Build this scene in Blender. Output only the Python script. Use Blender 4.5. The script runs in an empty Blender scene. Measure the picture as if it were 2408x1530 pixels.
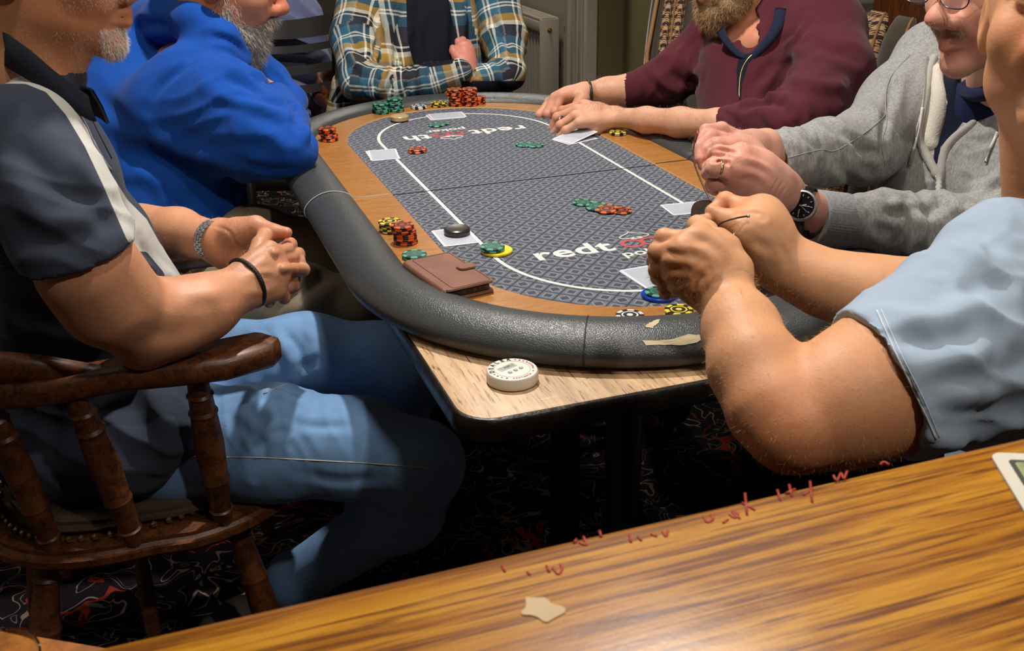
import bpy, bmesh, math, random, numpy as np
import openvdb as vdb
from mathutils import Vector, Matrix
from mathutils.bvhtree import BVHTree
R_ = random.Random(7)
sc = bpy.context.scene
# ------------------------------------------------------------------ camera
CAM = np.array([-.717, -1.930, 1.394])
CR = np.array([0.94148741, -0.33673055, -0.01462831]); CU = np.array([0.14900485, 0.37689816, 0.91419108]); CF = np.array([0.30232268, 0.86287909, -0.40501936])
FPX = 2500.0
cd = bpy.data.cameras.new('camera'); cam = bpy.data.objects.new('camera', cd); sc.collection.objects.link(cam)
cd.sensor_width = 36; cd.lens = FPX/2408*36; cd.clip_start = .02
cam.matrix_world = Matrix(((CR[0], CU[0], -CF[0], CAM[0]), (CR[1], CU[1], -CF[1], CAM[1]), (CR[2], CU[2], -CF[2], CAM[2]), (0, 0, 0, 1)))
cd.dof.use_dof = True; cd.dof.focus_distance = 1.9; cd.dof.aperture_fstop = 20
sc.camera = cam
# ------------------------------------------------------------------ world, lights, exposure
w = bpy.data.worlds.new('world'); sc.world = w; w.use_nodes = True
w.node_tree.nodes['Background'].inputs[0].default_value = (.85, .8, .78, 1); w.node_tree.nodes['Background'].inputs[1].default_value = .035
sc.view_settings.view_transform = 'Standard'; sc.view_settings.look = 'None'; sc.view_settings.gamma = 1; sc.view_settings.use_curve_mapping = False
sc.view_settings.exposure = 0.0
sc.cycles.use_denoising = True
sc.cycles.max_bounces = 6

def spot(name, loc, target, energy, size=.05, col=(1, .95, .88), angle=100, blend=.6):
    l = bpy.data.lights.new(name, 'SPOT'); l.energy = energy; l.shadow_soft_size = size; l.color = col; l.spot_size = math.radians(angle); l.spot_blend = blend
    o = bpy.data.objects.new(name, l); sc.collection.objects.link(o); o.location = loc
    o.rotation_euler = (Vector(target)-Vector(loc)).to_track_quat('-Z', 'Y').to_euler(); return o
def area(name, loc, target, energy, sx, sy, col=(1, .95, .9)):
    l = bpy.data.lights.new(name, 'AREA'); l.shape = 'RECTANGLE'; l.size = sx; l.size_y = sy; l.energy = energy; l.color = col
    o = bpy.data.objects.new(name, l); sc.collection.objects.link(o); o.location = loc
    o.rotation_euler = (Vector(target)-Vector(loc)).to_track_quat('-Z', 'Y').to_euler(); return o
spot('downlight_or_fill', (-.18, .08, 2.62), (-.08, -.1, .8), 165, .035, (1, .95, .9), 130, .8)
spot('downlight_or_fill', (.12, -2.3, 2.62), (-.1, -.9, .8), 62, .05, (1, .93, .85), 110, .9)
spot('downlight_or_fill', (.6, 2.4, 2.62), (.5, 2.4, .8), 110, .10, (1, .92, .82), 140, .9)  # added fill that brightens the back wall and radiator, not a known fitting
spot('downlight_or_fill', (-.26, -1.05, 2.62), (-.26, -.9, .8), 42, .09, (1, .94, .86), 130, .9)
area('side_fill_light', (-1.9, .0, 2.6), (-1.3, .0, 0), 7, .6, .6)  # added soft fill that keeps the left carpet visible, not a real fixture
area('side_fill_light', (1.4, -1.0, 2.6), (.9, -.6, .8), 9, .6, .6)  # matching fill added on the right side, no actual lamp there

# ------------------------------------------------------------------ helpers
def P(px, py, d): return CAM+d*(CF+(px-1204)/FPX*CR-(py-765)/FPX*CU)
def T(px, py, z):
    v = CF+(px-1204)/FPX*CR-(py-765)/FPX*CU
    return CAM+(z-CAM[2])/v[2]*v
def PJ(V):
    q = np.asarray(V)-CAM; d = q@CF
    return 1204+FPX*(q@CR)/d, 765-FPX*(q@CU)/d, d

def tag(o, label=None, cat=None, group=None, kind=None):
    if label: o['label'] = label
    if cat: o['category'] = cat
    if group: o['group'] = group
    if kind: o['kind'] = kind
    return o
def thing(name, loc, label, cat, group=None, rz=0):
    o = bpy.data.objects.new(name, None); sc.collection.objects.link(o); o.location = [float(v) for v in loc]; o.rotation_euler = (0, 0, rz); o.empty_display_size = .05
    return tag(o, label, cat, group)
def put(name, me, parent=None, local=False):
    o = bpy.data.objects.new(name, me); sc.collection.objects.link(o)
    if parent is not None:
        o.parent = parent
        if not local:
            q = parent; m = Matrix.Identity(4)
            while q is not None:
                m = (Matrix.Translation(q.location) @ q.rotation_euler.to_matrix().to_4x4()) @ m if q.parent is None else q.matrix_parent_inverse @ m
                q = q.parent
            o.matrix_parent_inverse = m.inverted()
    return o
def mk(name, V, F, mats, parent=None, smooth=True, fm=None, local=False):
    me = bpy.data.meshes.new(name); me.from_pydata([tuple(map(float, v)) for v in V], [], [tuple(map(int, f)) for f in F]); me.update()
    if not isinstance(mats, (list, tuple)): mats = [mats]
    for m in mats: me.materials.append(m)
    if smooth: me.polygons.foreach_set('use_smooth', [True]*len(me.polygons))
    if fm is not None: me.polygons.foreach_set('material_index', fm)
    return put(name, me, parent, local)
def from_bm(name, bm, mats, parent=None, smooth=True, local=False, angle=None):
    me = bpy.data.meshes.new(name); bmesh.ops.recalc_face_normals(bm, faces=bm.faces); bm.to_mesh(me); bm.free()
    if not isinstance(mats, (list, tuple)): mats = [mats]
    for m in mats: me.materials.append(m)
    if smooth:
        me.polygons.foreach_set('use_smooth', [True]*len(me.polygons))
        me.set_sharp_from_angle(angle=math.radians(angle or 40))
    return put(name, me, parent, local)
def box_bm(bm, c, s, bev=.003, rz=0, M=None):
    r = bmesh.ops.create_cube(bm, size=1); vs = r['verts']
    m = (M or Matrix.Translation(c) @ Matrix.Rotation(rz, 4, 'Z')) @ Matrix.Diagonal((s[0], s[1], s[2], 1))
    bmesh.ops.transform(bm, matrix=m, verts=vs)
    if bev: bmesh.ops.bevel(bm, geom=list({e for v in vs for e in v.link_edges}), offset=bev, segments=2, affect='EDGES', profile=.5)
def box(name, c, s, mat, parent=None, bev=.003, rz=0, local=False):
    bm = bmesh.new(); box_bm(bm, c, s, bev, rz); return from_bm(name, bm, mat, parent, local=local)
def tube_data(pts, rad, n=10, closed=False, caps=True, flat=1.0, nrm=None):
    pts = [Vector(p) for p in pts]; V = []; F = []; N = len(pts)
    if not hasattr(rad, '__len__'): rad = [rad]*N
    prev = None
    for i in range(N):
        if closed: t = pts[(i+1) % N]-pts[i-1]
        else: t = pts[min(i+1, N-1)]-pts[max(i-1, 0)]
        t.normalize()
        if nrm is not None: a = Vector(nrm[i])-t*Vector(nrm[i]).dot(t)
        elif prev is None: a = t.orthogonal()
        else: a = prev-t*prev.dot(t)
        if a.length < 1e-6: a = t.orthogonal()
        a.normalize(); prev = a; b = t.cross(a)
        for k in range(n):
            an = 2*math.pi*k/n; V.append(pts[i]+a*math.cos(an)*rad[i]*flat+b*math.sin(an)*rad[i])
    for i in range(N if closed else N-1):
        j = (i+1) % N
        for k in range(n):
            F.append((i*n+k, i*n+(k+1) % n, j*n+(k+1) % n, j*n+k))
    if caps and not closed: F.append(tuple(range(n))[::-1]); F.append(tuple((N-1)*n+k for k in range(n)))
    return V, F
def tube(name, pts, rad, mat, parent=None, n=10, closed=False, flat=1.0, nrm=None, local=False):
    V, F = tube_data(pts, rad, n, closed, True, flat, nrm); return mk(name, V, F, mat, parent, local=local)
def spline(pts, n=8):
    pts = [np.array(p, float) for p in pts]; out = []
    for i in range(len(pts)-1):
        p0 = pts[max(i-1, 0)]; p1 = pts[i]; p2 = pts[i+1]; p3 = pts[min(i+2, len(pts)-1)]
        for k in range(n):
            t = k/n; out.append(.5*((2*p1)+(-p0+p2)*t+(2*p0-5*p1+4*p2-p3)*t*t+(-p0+3*p1-3*p2+p3)*t**3))
    out.append(pts[-1]); return out
def lathe_data(prof, n=32, M=None):
    V = []; F = []
    for r, z in prof:
        for k in range(n): V.append(Vector((r*math.cos(2*math.pi*k/n), r*math.sin(2*math.pi*k/n), z)))
    for i in range(len(prof)-1):
        for k in range(n): F.append((i*n+k, i*n+(k+1) % n, (i+1)*n+(k+1) % n, (i+1)*n+k))
    F.append(tuple(range(n))[::-1]); F.append(tuple((len(prof)-1)*n+k for k in range(n)))
    if M is not None: V = [M @ v for v in V]
    return V, F
def lathe(name, prof, mat, parent=None, n=32, M=None, local=False, sharp=35):
    V, F = lathe_data(prof, n, M); o = mk(name, V, F, mat, parent, local=local); o.data.set_sharp_from_angle(angle=math.radians(sharp)); return o
def axisM(a, b):
    a = Vector(a); b = Vector(b); d = (b-a); q = d.to_track_quat('Z', 'Y').to_matrix().to_4x4(); return Matrix.Translation(a) @ q, d.length
def prism(name, poly, z0, z1, mat, parent=None, bev=0, local=False, fm=None):
    bm = bmesh.new(); vs = [bm.verts.new((p[0], p[1], z0)) for p in poly]; f = bm.faces.new(vs)
    r = bmesh.ops.extrude_face_region(bm, geom=[f]); top = [v for v in r['geom'] if isinstance(v, bmesh.types.BMVert)]
    for v in top: v.co.z = z1
    if bev: bmesh.ops.bevel(bm, geom=[e for e in bm.edges if abs(e.verts[0].co.z-e.verts[1].co.z) < 1e-6], offset=bev, segments=2, affect='EDGES', profile=.5)
    return from_bm(name, bm, mat, parent, local=local)
def text_mesh(name, body, size, mat, parent, M, bold=0, depth=.0002, local=False, align='CENTER', space=1.0, sx=1.0):
    c = bpy.data.curves.new(name, 'FONT'); c.body = body; c.size = size; c.offset = bold; c.extrude = depth; c.align_x = align; c.resolution_u = 3; c.space_character = space
    o = bpy.data.objects.new(name, c); sc.collection.objects.link(o)
    dg = bpy.context.evaluated_depsgraph_get(); me = bpy.data.meshes.new_from_object(o.evaluated_get(dg)); bpy.data.objects.remove(o); bpy.data.curves.remove(c)
    me.transform(M @ Matrix.Diagonal((sx, 1, 1, 1))); me.materials.clear(); me.materials.append(mat)
    return put(name, me, parent, local)

# ------------------------------------------------------------------ materials
def nt(name):
    m = bpy.data.materials.new(name); m.use_nodes = True; t = m.node_tree; b = t.nodes['Principled BSDF']
    return m, t, b
def nd(t, ty, **kw):
    n = t.nodes.new(ty)
    for k, v in kw.items():
        if k.startswith('i_'):
            k = k[2:]; k = int(k) if k.isdigit() else k.replace('_', ' ')
            n.inputs[k].default_value = v
        else: setattr(n, k, v)
    return n
def c4(c): return (*c, 1) if len(c) == 3 else c
def H(h):
    h = h.lstrip('#'); s = [int(h[i:i+2], 16)/255 for i in (0, 2, 4)]
    return tuple(((x+.055)/1.055)**2.4 if x > .04045 else x/12.92 for x in s)
def mixc(t, fac, a, b, mode='MIX'):
    n = nd(t, 'ShaderNodeMix', data_type='RGBA', blend_type=mode)
    for k, s in ((0, fac), (6, a), (7, b)):
        if isinstance(s, bpy.types.NodeSocket): t.links.new(s, n.inputs[k])
        else: n.inputs[k].default_value = s if k == 0 else c4(s)
    return n.outputs[2]
def mth(t, op, a, b=None, c=None):
    n = nd(t, 'ShaderNodeMath', operation=op)
    for k, s in enumerate((a, b, c)):
        if s is None: continue
        if isinstance(s, bpy.types.NodeSocket): t.links.new(s, n.inputs[k])
        else: n.inputs[k].default_value = s
    return n.outputs[0]
def ramp(t, fac, stops):
    n = nd(t, 'ShaderNodeValToRGB'); e = n.color_ramp.elements
    while len(e) < len(stops): e.new(.5)
    for i, (p, c) in enumerate(stops): e[i].position = p; e[i].color = c4(c)
    t.links.new(fac, n.inputs[0]); return n.outputs[0]
def coords(t, scale=(1, 1, 1), rot=(0, 0, 0), kind='Object', loc=(0, 0, 0)):
    tc = nd(t, 'ShaderNodeTexCoord'); mp = nd(t, 'ShaderNodeMapping'); mp.inputs['Scale'].default_value = scale; mp.inputs['Rotation'].default_value = rot; mp.inputs['Location'].default_value = loc
    t.links.new(tc.outputs[kind], mp.inputs[0]); return mp.outputs[0]
def noise(t, vec, scale, detail=3, rough=.5, dist=0):
    n = nd(t, 'ShaderNodeTexNoise'); n.inputs['Scale'].default_value = scale; n.inputs['Detail'].default_value = detail; n.inputs['Roughness'].default_value = rough; n.inputs['Distortion'].default_value = dist
    if vec is not None: t.links.new(vec, n.inputs['Vector'])
    return n.outputs[0]
def bump(t, b, h, strength=.3, dist=.001):
    n = nd(t, 'ShaderNodeBump'); n.inputs['Strength'].default_value = strength; n.inputs['Distance'].default_value = dist
    t.links.new(h, n.inputs['Height']); t.links.new(n.outputs[0], b.inputs['Normal'])
def M(name, col, rough=.5, metal=0, spec=.5, var=0, vs=30, bmp=0, bs=200, bd=.001, sss=0, coat=0, sheen=0, trans=0):
    m, t, b = nt(name); b.inputs['Roughness'].default_value = rough; b.inputs['Metallic'].default_value = metal; b.inputs['Specular IOR Level'].default_value = spec
    b.inputs['Coat Weight'].default_value = coat; b.inputs['Sheen Weight'].default_value = sheen; b.inputs['Transmission Weight'].default_value = trans
    v = coords(t)
    if var:
        n = noise(t, v, vs, 4); c = ramp(t, n, [(.3, tuple(x*(1-var) for x in col)), (.7, tuple(min(1, x*(1+var)) for x in col))]); t.links.new(c, b.inputs['Base Color'])
    else: b.inputs['Base Color'].default_value = c4(col)
    if bmp: bump(t, b, noise(t, v, bs, 3), bmp, bd)
    if sss: b.inputs['Subsurface Weight'].default_value = sss; b.inputs['Subsurface Radius'].default_value = (.01, .004, .002); b.inputs['Subsurface Scale'].default_value = 1
    return m
def wood(name, a, b_, scale=(3, 40, 40), rough=.35, rot=(0, 0, 0), ns=3, dist=1.5, bmp=.1, coat=.2, stops=(.35, .65), kind='Object'):
    m, t, b = nt(name); v = coords(t, scale, rot, kind)
    n = noise(t, v, ns, 6, .6, dist); c = ramp(t, n, [(stops[0], a), (stops[1], b_)])
    n2 = noise(t, v, ns*6, 4, .6, .3); c = mixc(t, .35, c, ramp(t, n2, [(.35, tuple(x*.4 for x in a)), (.6, b_)]), 'MIX')
    t.links.new(c, b.inputs['Base Color']); b.inputs['Roughness'].default_value = rough; b.inputs['Coat Weight'].default_value = coat; b.inputs['Coat Roughness'].default_value = .15
    bump(t, b, n2, bmp, .0006); return m
def XP(px, py, x):   # point on the plane x = const
    v = CF+(px-1204)/FPX*CR-(py-765)/FPX*CU
    return CAM+(x-CAM[0])/v[0]*v
def YP(px, py, y):
    v = CF+(px-1204)/FPX*CR-(py-765)/FPX*CU
    return CAM+(y-CAM[1])/v[1]*v
# ---------------------------------------------------------------- room shell
def m_carpet():
    m, t, b = nt('carpet'); v = coords(t)
    wv = nd(t, 'ShaderNodeTexNoise'); wv.inputs['Scale'].default_value = 9; wv.inputs['Detail'].default_value = 1; t.links.new(v, wv.inputs['Vector'])
    mv = nd(t, 'ShaderNodeVectorMath', operation='MULTIPLY_ADD'); t.links.new(wv.outputs['Color'], mv.inputs[0]); mv.inputs[1].default_value = (.10, .10, 0); t.links.new(v, mv.inputs[2])
    n = noise(t, mv.outputs[0], 12, 1.5, .5, 1.0); n2 = noise(t, mv.outputs[0], 8, 1.5, .5, 1.2); n3 = noise(t, v, 2.2, 0)
    l1 = mth(t, 'LESS_THAN', mth(t, 'ABSOLUTE', mth(t, 'SUBTRACT', n, .5)), .013)
    l2 = mth(t, 'LESS_THAN', mth(t, 'ABSOLUTE', mth(t, 'SUBTRACT', n2, .47)), .017)
    l3 = mth(t, 'LESS_THAN', mth(t, 'ABSOLUTE', mth(t, 'SUBTRACT', n, .60)), .009)
    red = mth(t, 'GREATER_THAN', n3, .53)
    c = mixc(t, l1, (.018, .012, .018), H('#a68d7c')); c = mixc(t, l3, c, H('#86705f'))
    c = mixc(t, mth(t, 'MULTIPLY', l2, red), c, H('#b03a22')); f = noise(t, v, 900, 1)
    c = mixc(t, .8, c, mixc(t, f, (.15, .15, .15), (1, 1, 1)), 'MULTIPLY'); c = mixc(t, .7, c, mixc(t, noise(t, v, 60, 3), (.25, .25, .25), (1.2, 1.2, 1.2)), 'MULTIPLY')
    t.links.new(c, b.inputs['Base Color']); b.inputs['Roughness'].default_value = .95; b.inputs['Specular IOR Level'].default_value = .1; bump(t, b, f, .5, .002); return m
def m_paper(s=1.0, name='wallpaper'):
    m, t, b = nt(name); v = coords(t); sx = nd(t, 'ShaderNodeSeparateXYZ'); t.links.new(v, sx.inputs[0])
    y = mth(t, 'MULTIPLY', sx.outputs[1], 9.5*s); z = mth(t, 'MULTIPLY', sx.outputs[2], 6.5*s)
    row = mth(t, 'MULTIPLY', mth(t, 'FLOOR', z), .5); fy = mth(t, 'ABSOLUTE', mth(t, 'SUBTRACT', mth(t, 'FRACT', mth(t, 'ADD', y, row)), .5)); fz = mth(t, 'ABSOLUTE', mth(t, 'SUBTRACT', mth(t, 'FRACT', z), .5))
    d = mth(t, 'ADD', mth(t, 'MULTIPLY', fy, 1.5), fz)
    ring = mth(t, 'LESS_THAN', mth(t, 'ABSOLUTE', mth(t, 'SUBTRACT', mth(t, 'FRACT', mth(t, 'MULTIPLY', d, 5)), .5)), .22)
    core = mth(t, 'LESS_THAN', d, .12)
    c = mixc(t, ring, H('#a89f90'), H('#86796c')); c = mixc(t, core, c, H('#5c5148')); c = mixc(t, mth(t, 'MULTIPLY', noise(t, v, 60, 3), .5), c, H('#8f8577'))
    t.links.new(c, b.inputs['Base Color']); b.inputs['Roughness'].default_value = .7; return m
def m_houndstooth():
    m, t, b = nt('houndstooth'); v = coords(t, (55, 55, 55)); sx = nd(t, 'ShaderNodeSeparateXYZ'); t.links.new(v, sx.inputs[0])
    a = mth(t, 'FRACT', mth(t, 'ADD', sx.outputs[0], sx.outputs[1])); z = mth(t, 'FRACT', sx.outputs[2])
    k1 = mth(t, 'LESS_THAN', a, .5); k2 = mth(t, 'LESS_THAN', z, .5); tw = mth(t, 'LESS_THAN', mth(t, 'FRACT', mth(t, 'MULTIPLY', mth(t, 'ADD', a, z), 2)), .5)
    ck = mth(t, 'ADD', mth(t, 'MULTIPLY', k1, k2), mth(t, 'MULTIPLY', mth(t, 'ABSOLUTE', mth(t, 'SUBTRACT', k1, k2)), tw))
    c = mixc(t, ck, (.022, .012, .008), H('#b08a62')); t.links.new(c, b.inputs['Base Color']); b.inputs['Roughness'].default_value = .9; bump(t, b, ck, .4, .001); return m
mCarpet = m_carpet(); mPaper = m_paper(); mPaper2 = m_paper(.9, 'wallpaper_large'); mHound = m_houndstooth()
mCream = M('cream_gloss_paint', H('#b9b2a0'), .35, var=.06, vs=5); mOlive = M('olive_paint', H('#6f6642'), .75, var=.08, vs=3, bmp=.1, bs=80)
mCeil = M('ceiling_paint', H('#cfc8b8'), .9); mDark = M('dark_paint', H('#2b2521'), .8); mPanelW = wood('wall_panel_wood', H('#3c1d0c'), H('#6d3b17'), (30, 30, 3))
mRad = M('radiator_enamel', H('#a9a191'), .38, spec=.5); mBrass = M('brass', H('#c9a75a'), .3, 1); mSteel = M('steel', H('#b0b2b2'), .3, .75)
def struct(name, c, s, m):
    o = box(name, c, s, m, None, 0); tag(o, kind='structure'); return o
XW = 1.09
struct('floor', (.4, .9, -.05), (6.2, 9.4, .1), mCarpet)
struct('ceiling', (.4, .9, 2.75), (6.2, 9.4, .1), mCeil)
struct('wall_left', (-2.65, .9, 1.35), (.1, 9.4, 2.7), mPaper)
struct('wall_front', (.4, -3.75, 1.35), (6.2, .1, 2.7), mDark)
struct('wall_back', (.4, 5.55, 1.35), (6.2, .1, 2.7), mPanelW)
ya = XP(1352, 60, XW)[1]; yb = XP(1388, 60, XW-.02)[1]
struct('wall_right', (XW+.05, (ya+5.5)/2, 1.35), (.1, 5.5-ya, 2.7), mPaper)
struct('trim_1', (XW-.0, (ya+yb)/2, 1.35), (.07, ya-yb, 2.7), mCream)
for k, f in enumerate((.25, .62)):
    tag(box('trim_%d' % (k+2), (XW-.04, yb+(ya-yb)*f, 1.35), (.012, (ya-yb)*.16, 2.7), mCream, None, .003), kind='structure')
struct('wall_right_recess', (XW+.17, (yb+1.0)/2, 1.35), (.1, yb-1.0, 2.7), mOlive)
struct('wall_right_return', (XW+.07, yb-.01, 1.35), (.12, .02, 2.7), mOlive)
struct('wall_right_near', (1.62, -1.4, 1.35), (.1, 4.7, 2.7), mPaper2)
struct('wall_right_end', (1.42, .97, 1.35), (.3, .06, 2.7), mPaper2)
struct('baseboard_right', (XW-.01, (ya+5.5)/2, .07), (.025, 5.5-ya, .14), mCream)
# window sill far away
s = box('trim_sill', (.45, 4.6, .74), (1.0, .3, .03), mCream, None, .004); tag(s, kind='structure')
s = box('trim_sill_panel', (.45, 4.72, .36), (1.0, .1, .70), M('sage_paint', H('#8c907f'), .6), None, .004); tag(s, kind='structure')
# wood post on the right, behind the bench
pw = P(2105, 10, 3.0); s = box('trim_post', (pw[0]+.12, pw[1]+.1, 1.35), (.10, .16, 2.7), mPanelW, None, .006, rz=.3); tag(s, kind='structure')

# ---------------------------------------------------------------- radiator on the right wall
yr = XP(1290, 45, 1.02)[1]; rt = thing('radiator', (1.02, yr+.6, 0), 'cream painted panel radiator with a fluted front under the wallpaper on the far wall', 'radiator')
zt = .738
bm = bmesh.new(); L = 1.1; x0, x1 = .985, 1.062
ys = np.linspace(yr+.01, yr+L, 111)
rows = []
for i, y in enumerate(ys):
    xx = x0+.006*(0 if (i % 4) in (0,) else 1 if (i % 4) == 2 else .5) - .0; rows.append([bm.verts.new((xx, y, z)) for z in (.13, zt-.05)])
for i in range(len(rows)-1): bm.faces.new((rows[i][0], rows[i+1][0], rows[i+1][1], rows[i][1]))
from_bm('fluted_panel', bm, mRad, rt, smooth=False)
box('back_panel', (x1-.008, yr+L/2, .43), (.008, L-.02, .6), mRad, rt)
box('end_panel', ((x0+x1)/2, yr, .43), (x1-x0+.012, .006, .62), mRad, rt, .002)
box('end_panel', ((x0+x1)/2, yr+L, .43), (x1-x0+.012, .006, .62), mRad, rt, .002)
box('top_frame', (x0, yr+L/2, zt), (.008, L, .012), mRad, rt, .001); box('top_frame', (x1, yr+L/2, zt), (.008, L, .012), mRad, rt, .001)
box('top_rail', (x0-.002, yr+L/2, zt-.03), (.012, L, .045), mRad, rt, .003)
for k in range(36): box('grille_bar', ((x0+x1)/2, yr+.03+k*(L-.04)/36, zt+.001), (x1-x0, .018, .005), mRad, rt, 0)
mm, ln = axisM(((x0+x1)/2, yr-.002, zt-.045), ((x0+x1)/2, yr-.018, zt-.045)); lathe('bleed_valve', [(.011, 0), (.011, .006), (.006, .007), (.006, ln)], mBrass, rt, 16, mm)

# ---------------------------------------------------------------- pub tables (laminate) under the topper
mLam = None
def m_lam():
    m, t, b = nt('oak_laminate'); v = coords(t, (26, 2.2, 10)); n = noise(t, v, 2.2, 6, .6, .8); n2 = noise(t, v, 9, 5, .65, .4)
    c = ramp(t, n, [(.3, H('#a07c56')), (.55, H('#c7a47a')), (.8, H('#d3b48c'))]); c = mixc(t, ramp(t, n2, [(.36, (1, 1, 1)), (.44, (0, 0, 0))]), c, H('#76522f'))
    v2 = coords(t); sc_ = noise(t, coords(t, (3, 26, 3), (0, 0, .25)), 3, 6, .7); c = mixc(t, ramp(t, sc_, [(.66, (0, 0, 0)), (.70, (.55, .55, .55))]), c, H('#e3cfae'))
    t.links.new(c, b.inputs['Base Color']); b.inputs['Roughness'].default_value = .42; bump(t, b, n2, .15, .0005); return m
mLam = m_lam(); mEdge = M('black_edging', H('#15120f'), .35, spec=.5, var=.5, vs=40, bmp=.5, bs=60, bd=.003); mIron = M('cast_iron', H('#0b0a0a'), .5)
def rrect(x0, x1, y0, y1, r, n=8):
    out = []
    for cx, cy, a0 in ((x1-r, y1-r, 0), (x0+r, y1-r, 90), (x0+r, y0+r, 180), (x1-r, y0+r, 270)):
        for k in range(n+1):
            a = math.radians(a0+90*k/n); out.append((cx+r*math.cos(a), cy+r*math.sin(a)))
    return out
def pub_table(x0, x1, y0, y1, label):
    t_ = thing('pub_table', ((x0+x1)/2, (y0+y1)/2, 0), label, 'table', 'laminate pub tables under the card topper')
    prism('tabletop', rrect(x0, x1, y0, y1, .045), .732, .765, mLam, t_, .0008)
    loop = rrect(x0-.001, x1+.001, y0-.001, y1+.001, .046); V, F = tube_data([(p[0], p[1], .7475) for p in loop], .0172, 12, True, flat=.32, nrm=[(Vector((p[0]-(x0+x1)/2, p[1]-(y0+y1)/2, 0))) for p in loop])
    mk('edge_band', V, F, mEdge, t_)
    for sy in (y0+.28, y1-.28):
        cx = (x0+x1)/2; tube('leg', [(cx, sy, .05), (cx, sy, .4), (cx, sy, .732)], [.03, .028, .035], mIron, t_, 14)
        for s in (-1, 1): tube('foot', spline([(cx, sy, .09), (cx+s*.16, sy, .07), (cx+s*.3, sy, .02)], 4), .018, mIron, t_, 10)
    return t_
pub_table(-.397, .30, -.845, -.035, 'worn oak laminate pub table with chipped black edge, under the near end of the topper')
pub_table(-.335, .36, -.015, .765, 'oak laminate pub table under the far end of the topper, corner beside the blue hoodie')

# ---------------------------------------------------------------- poker table topper
TZ = .80
def oval(d, e, L=.394, n=24, half=0):
    out = []
    if half >= 0:
        for k in range(n*2+1):
            a = math.pi*k/(2*n); out.append((d*math.cos(a), L+e*math.sin(a)))
    if half == 0: out = out+[(-x, -y) for x, y in out]
    if half == 1: out = [(d, .0005)]+out+[(-d, .0005)]
    if half == -1: out = [(-x, -y) for x, y in ([(d, .0005)]+oval(d, e, L, n, 9)+[(-d, .0005)])]
    if half == 9: pass
    return out
def m_felt():
    m, t, b = nt('speed_cloth'); v = coords(t, (1, 1, 1), (0, 0, math.radians(45))); sx = nd(t, 'ShaderNodeSeparateXYZ'); t.links.new(v, sx.inputs[0]); s = 1/.0265
    u = mth(t, 'MULTIPLY', sx.outputs[0], s); w_ = mth(t, 'MULTIPLY', sx.outputs[1], s)
    fu = mth(t, 'ABSOLUTE', mth(t, 'SUBTRACT', mth(t, 'FRACT', u), .5)); fv = mth(t, 'ABSOLUTE', mth(t, 'SUBTRACT', mth(t, 'FRACT', w_), .5))
    mx = mth(t, 'MAXIMUM', fu, fv); su = mth(t, 'ADD', fu, fv)
    par = mth(t, 'LESS_THAN', mth(t, 'FRACT', mth(t, 'MULTIPLY', mth(t, 'ADD', mth(t, 'FLOOR', u), mth(t, 'FLOOR', w_)), .5)), .25)
    inn = mixc(t, par, mx, mth(t, 'MULTIPLY', su, .66)); line = mth(t, 'GREATER_THAN', mx, .44); core = mth(t, 'LESS_THAN', inn, .215); ring = mth(t, 'LESS_THAN', inn, .285)
    c = mixc(t, line, H('#60666f'), H('#34363f')); c = mixc(t, ring, c, H('#7d818a')); c = mixc(t, core, c, H('#3c3f49'))
    f = noise(t, coords(t), 1200, 2); c = mixc(t, .5, c, mixc(t, f, (.55, .55, .55), (1.2, 1.2, 1.2)), 'MULTIPLY')
    t.links.new(c, b.inputs['Base Color']); b.inputs['Roughness'].default_value = .85; b.inputs['Specular IOR Level'].default_value = .25; b.inputs['Sheen Weight'].default_value = .15; bump(t, b, mth(t, 'ADD', f, mth(t, 'MULTIPLY', mx, -1)), .25, .0005); return m
mFelt = m_felt(); mRace = wood('racetrack_veneer', H('#94602b'), H('#b27a3c'), (9, 60, 60), .32, (0, 0, .35), 2, .6, .03, .25)
mRaceEdge = M('racetrack_edge', H('#c79456'), .4)
def m_leather():
    m, t, b = nt('black_leatherette'); v = coords(t); vo = nd(t, 'ShaderNodeTexVoronoi'); vo.feature = 'DISTANCE_TO_EDGE'; vo.inputs['Scale'].default_value = 330; t.links.new(v, vo.inputs['Vector'])
    b.inputs['Base Color'].default_value = c4(H('#3a3d3d')); b.inputs['Roughness'].default_value = .37; b.inputs['Specular IOR Level'].default_value = .6
    n = noise(t, v, 450, 2, .6); h = mth(t, 'ADD', mth(t, 'MINIMUM', vo.outputs['Distance'], .25), mth(t, 'MULTIPLY', n, .5)); bump(t, b, h, .75, .0009); return m
mLeather = m_leather(); mWhiteLine = M('white_print', H('#cfccc4'), .8); mRedPrint = M('red_print', H('#b0454a'), .8); mBlackPrint = M('black_print', (.01, .01, .01), .6); mSeam = M('pale_crease', H('#a8a49a'), .6)
mBare = M('torn_backing', H('#c9b893'), .9, bmp=.3, bs=400)
top = thing('poker_table_topper', (0, 0, .765), 'oval poker table topper with grey patterned cloth, wood ring and black padded rail', 'poker table')
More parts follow.
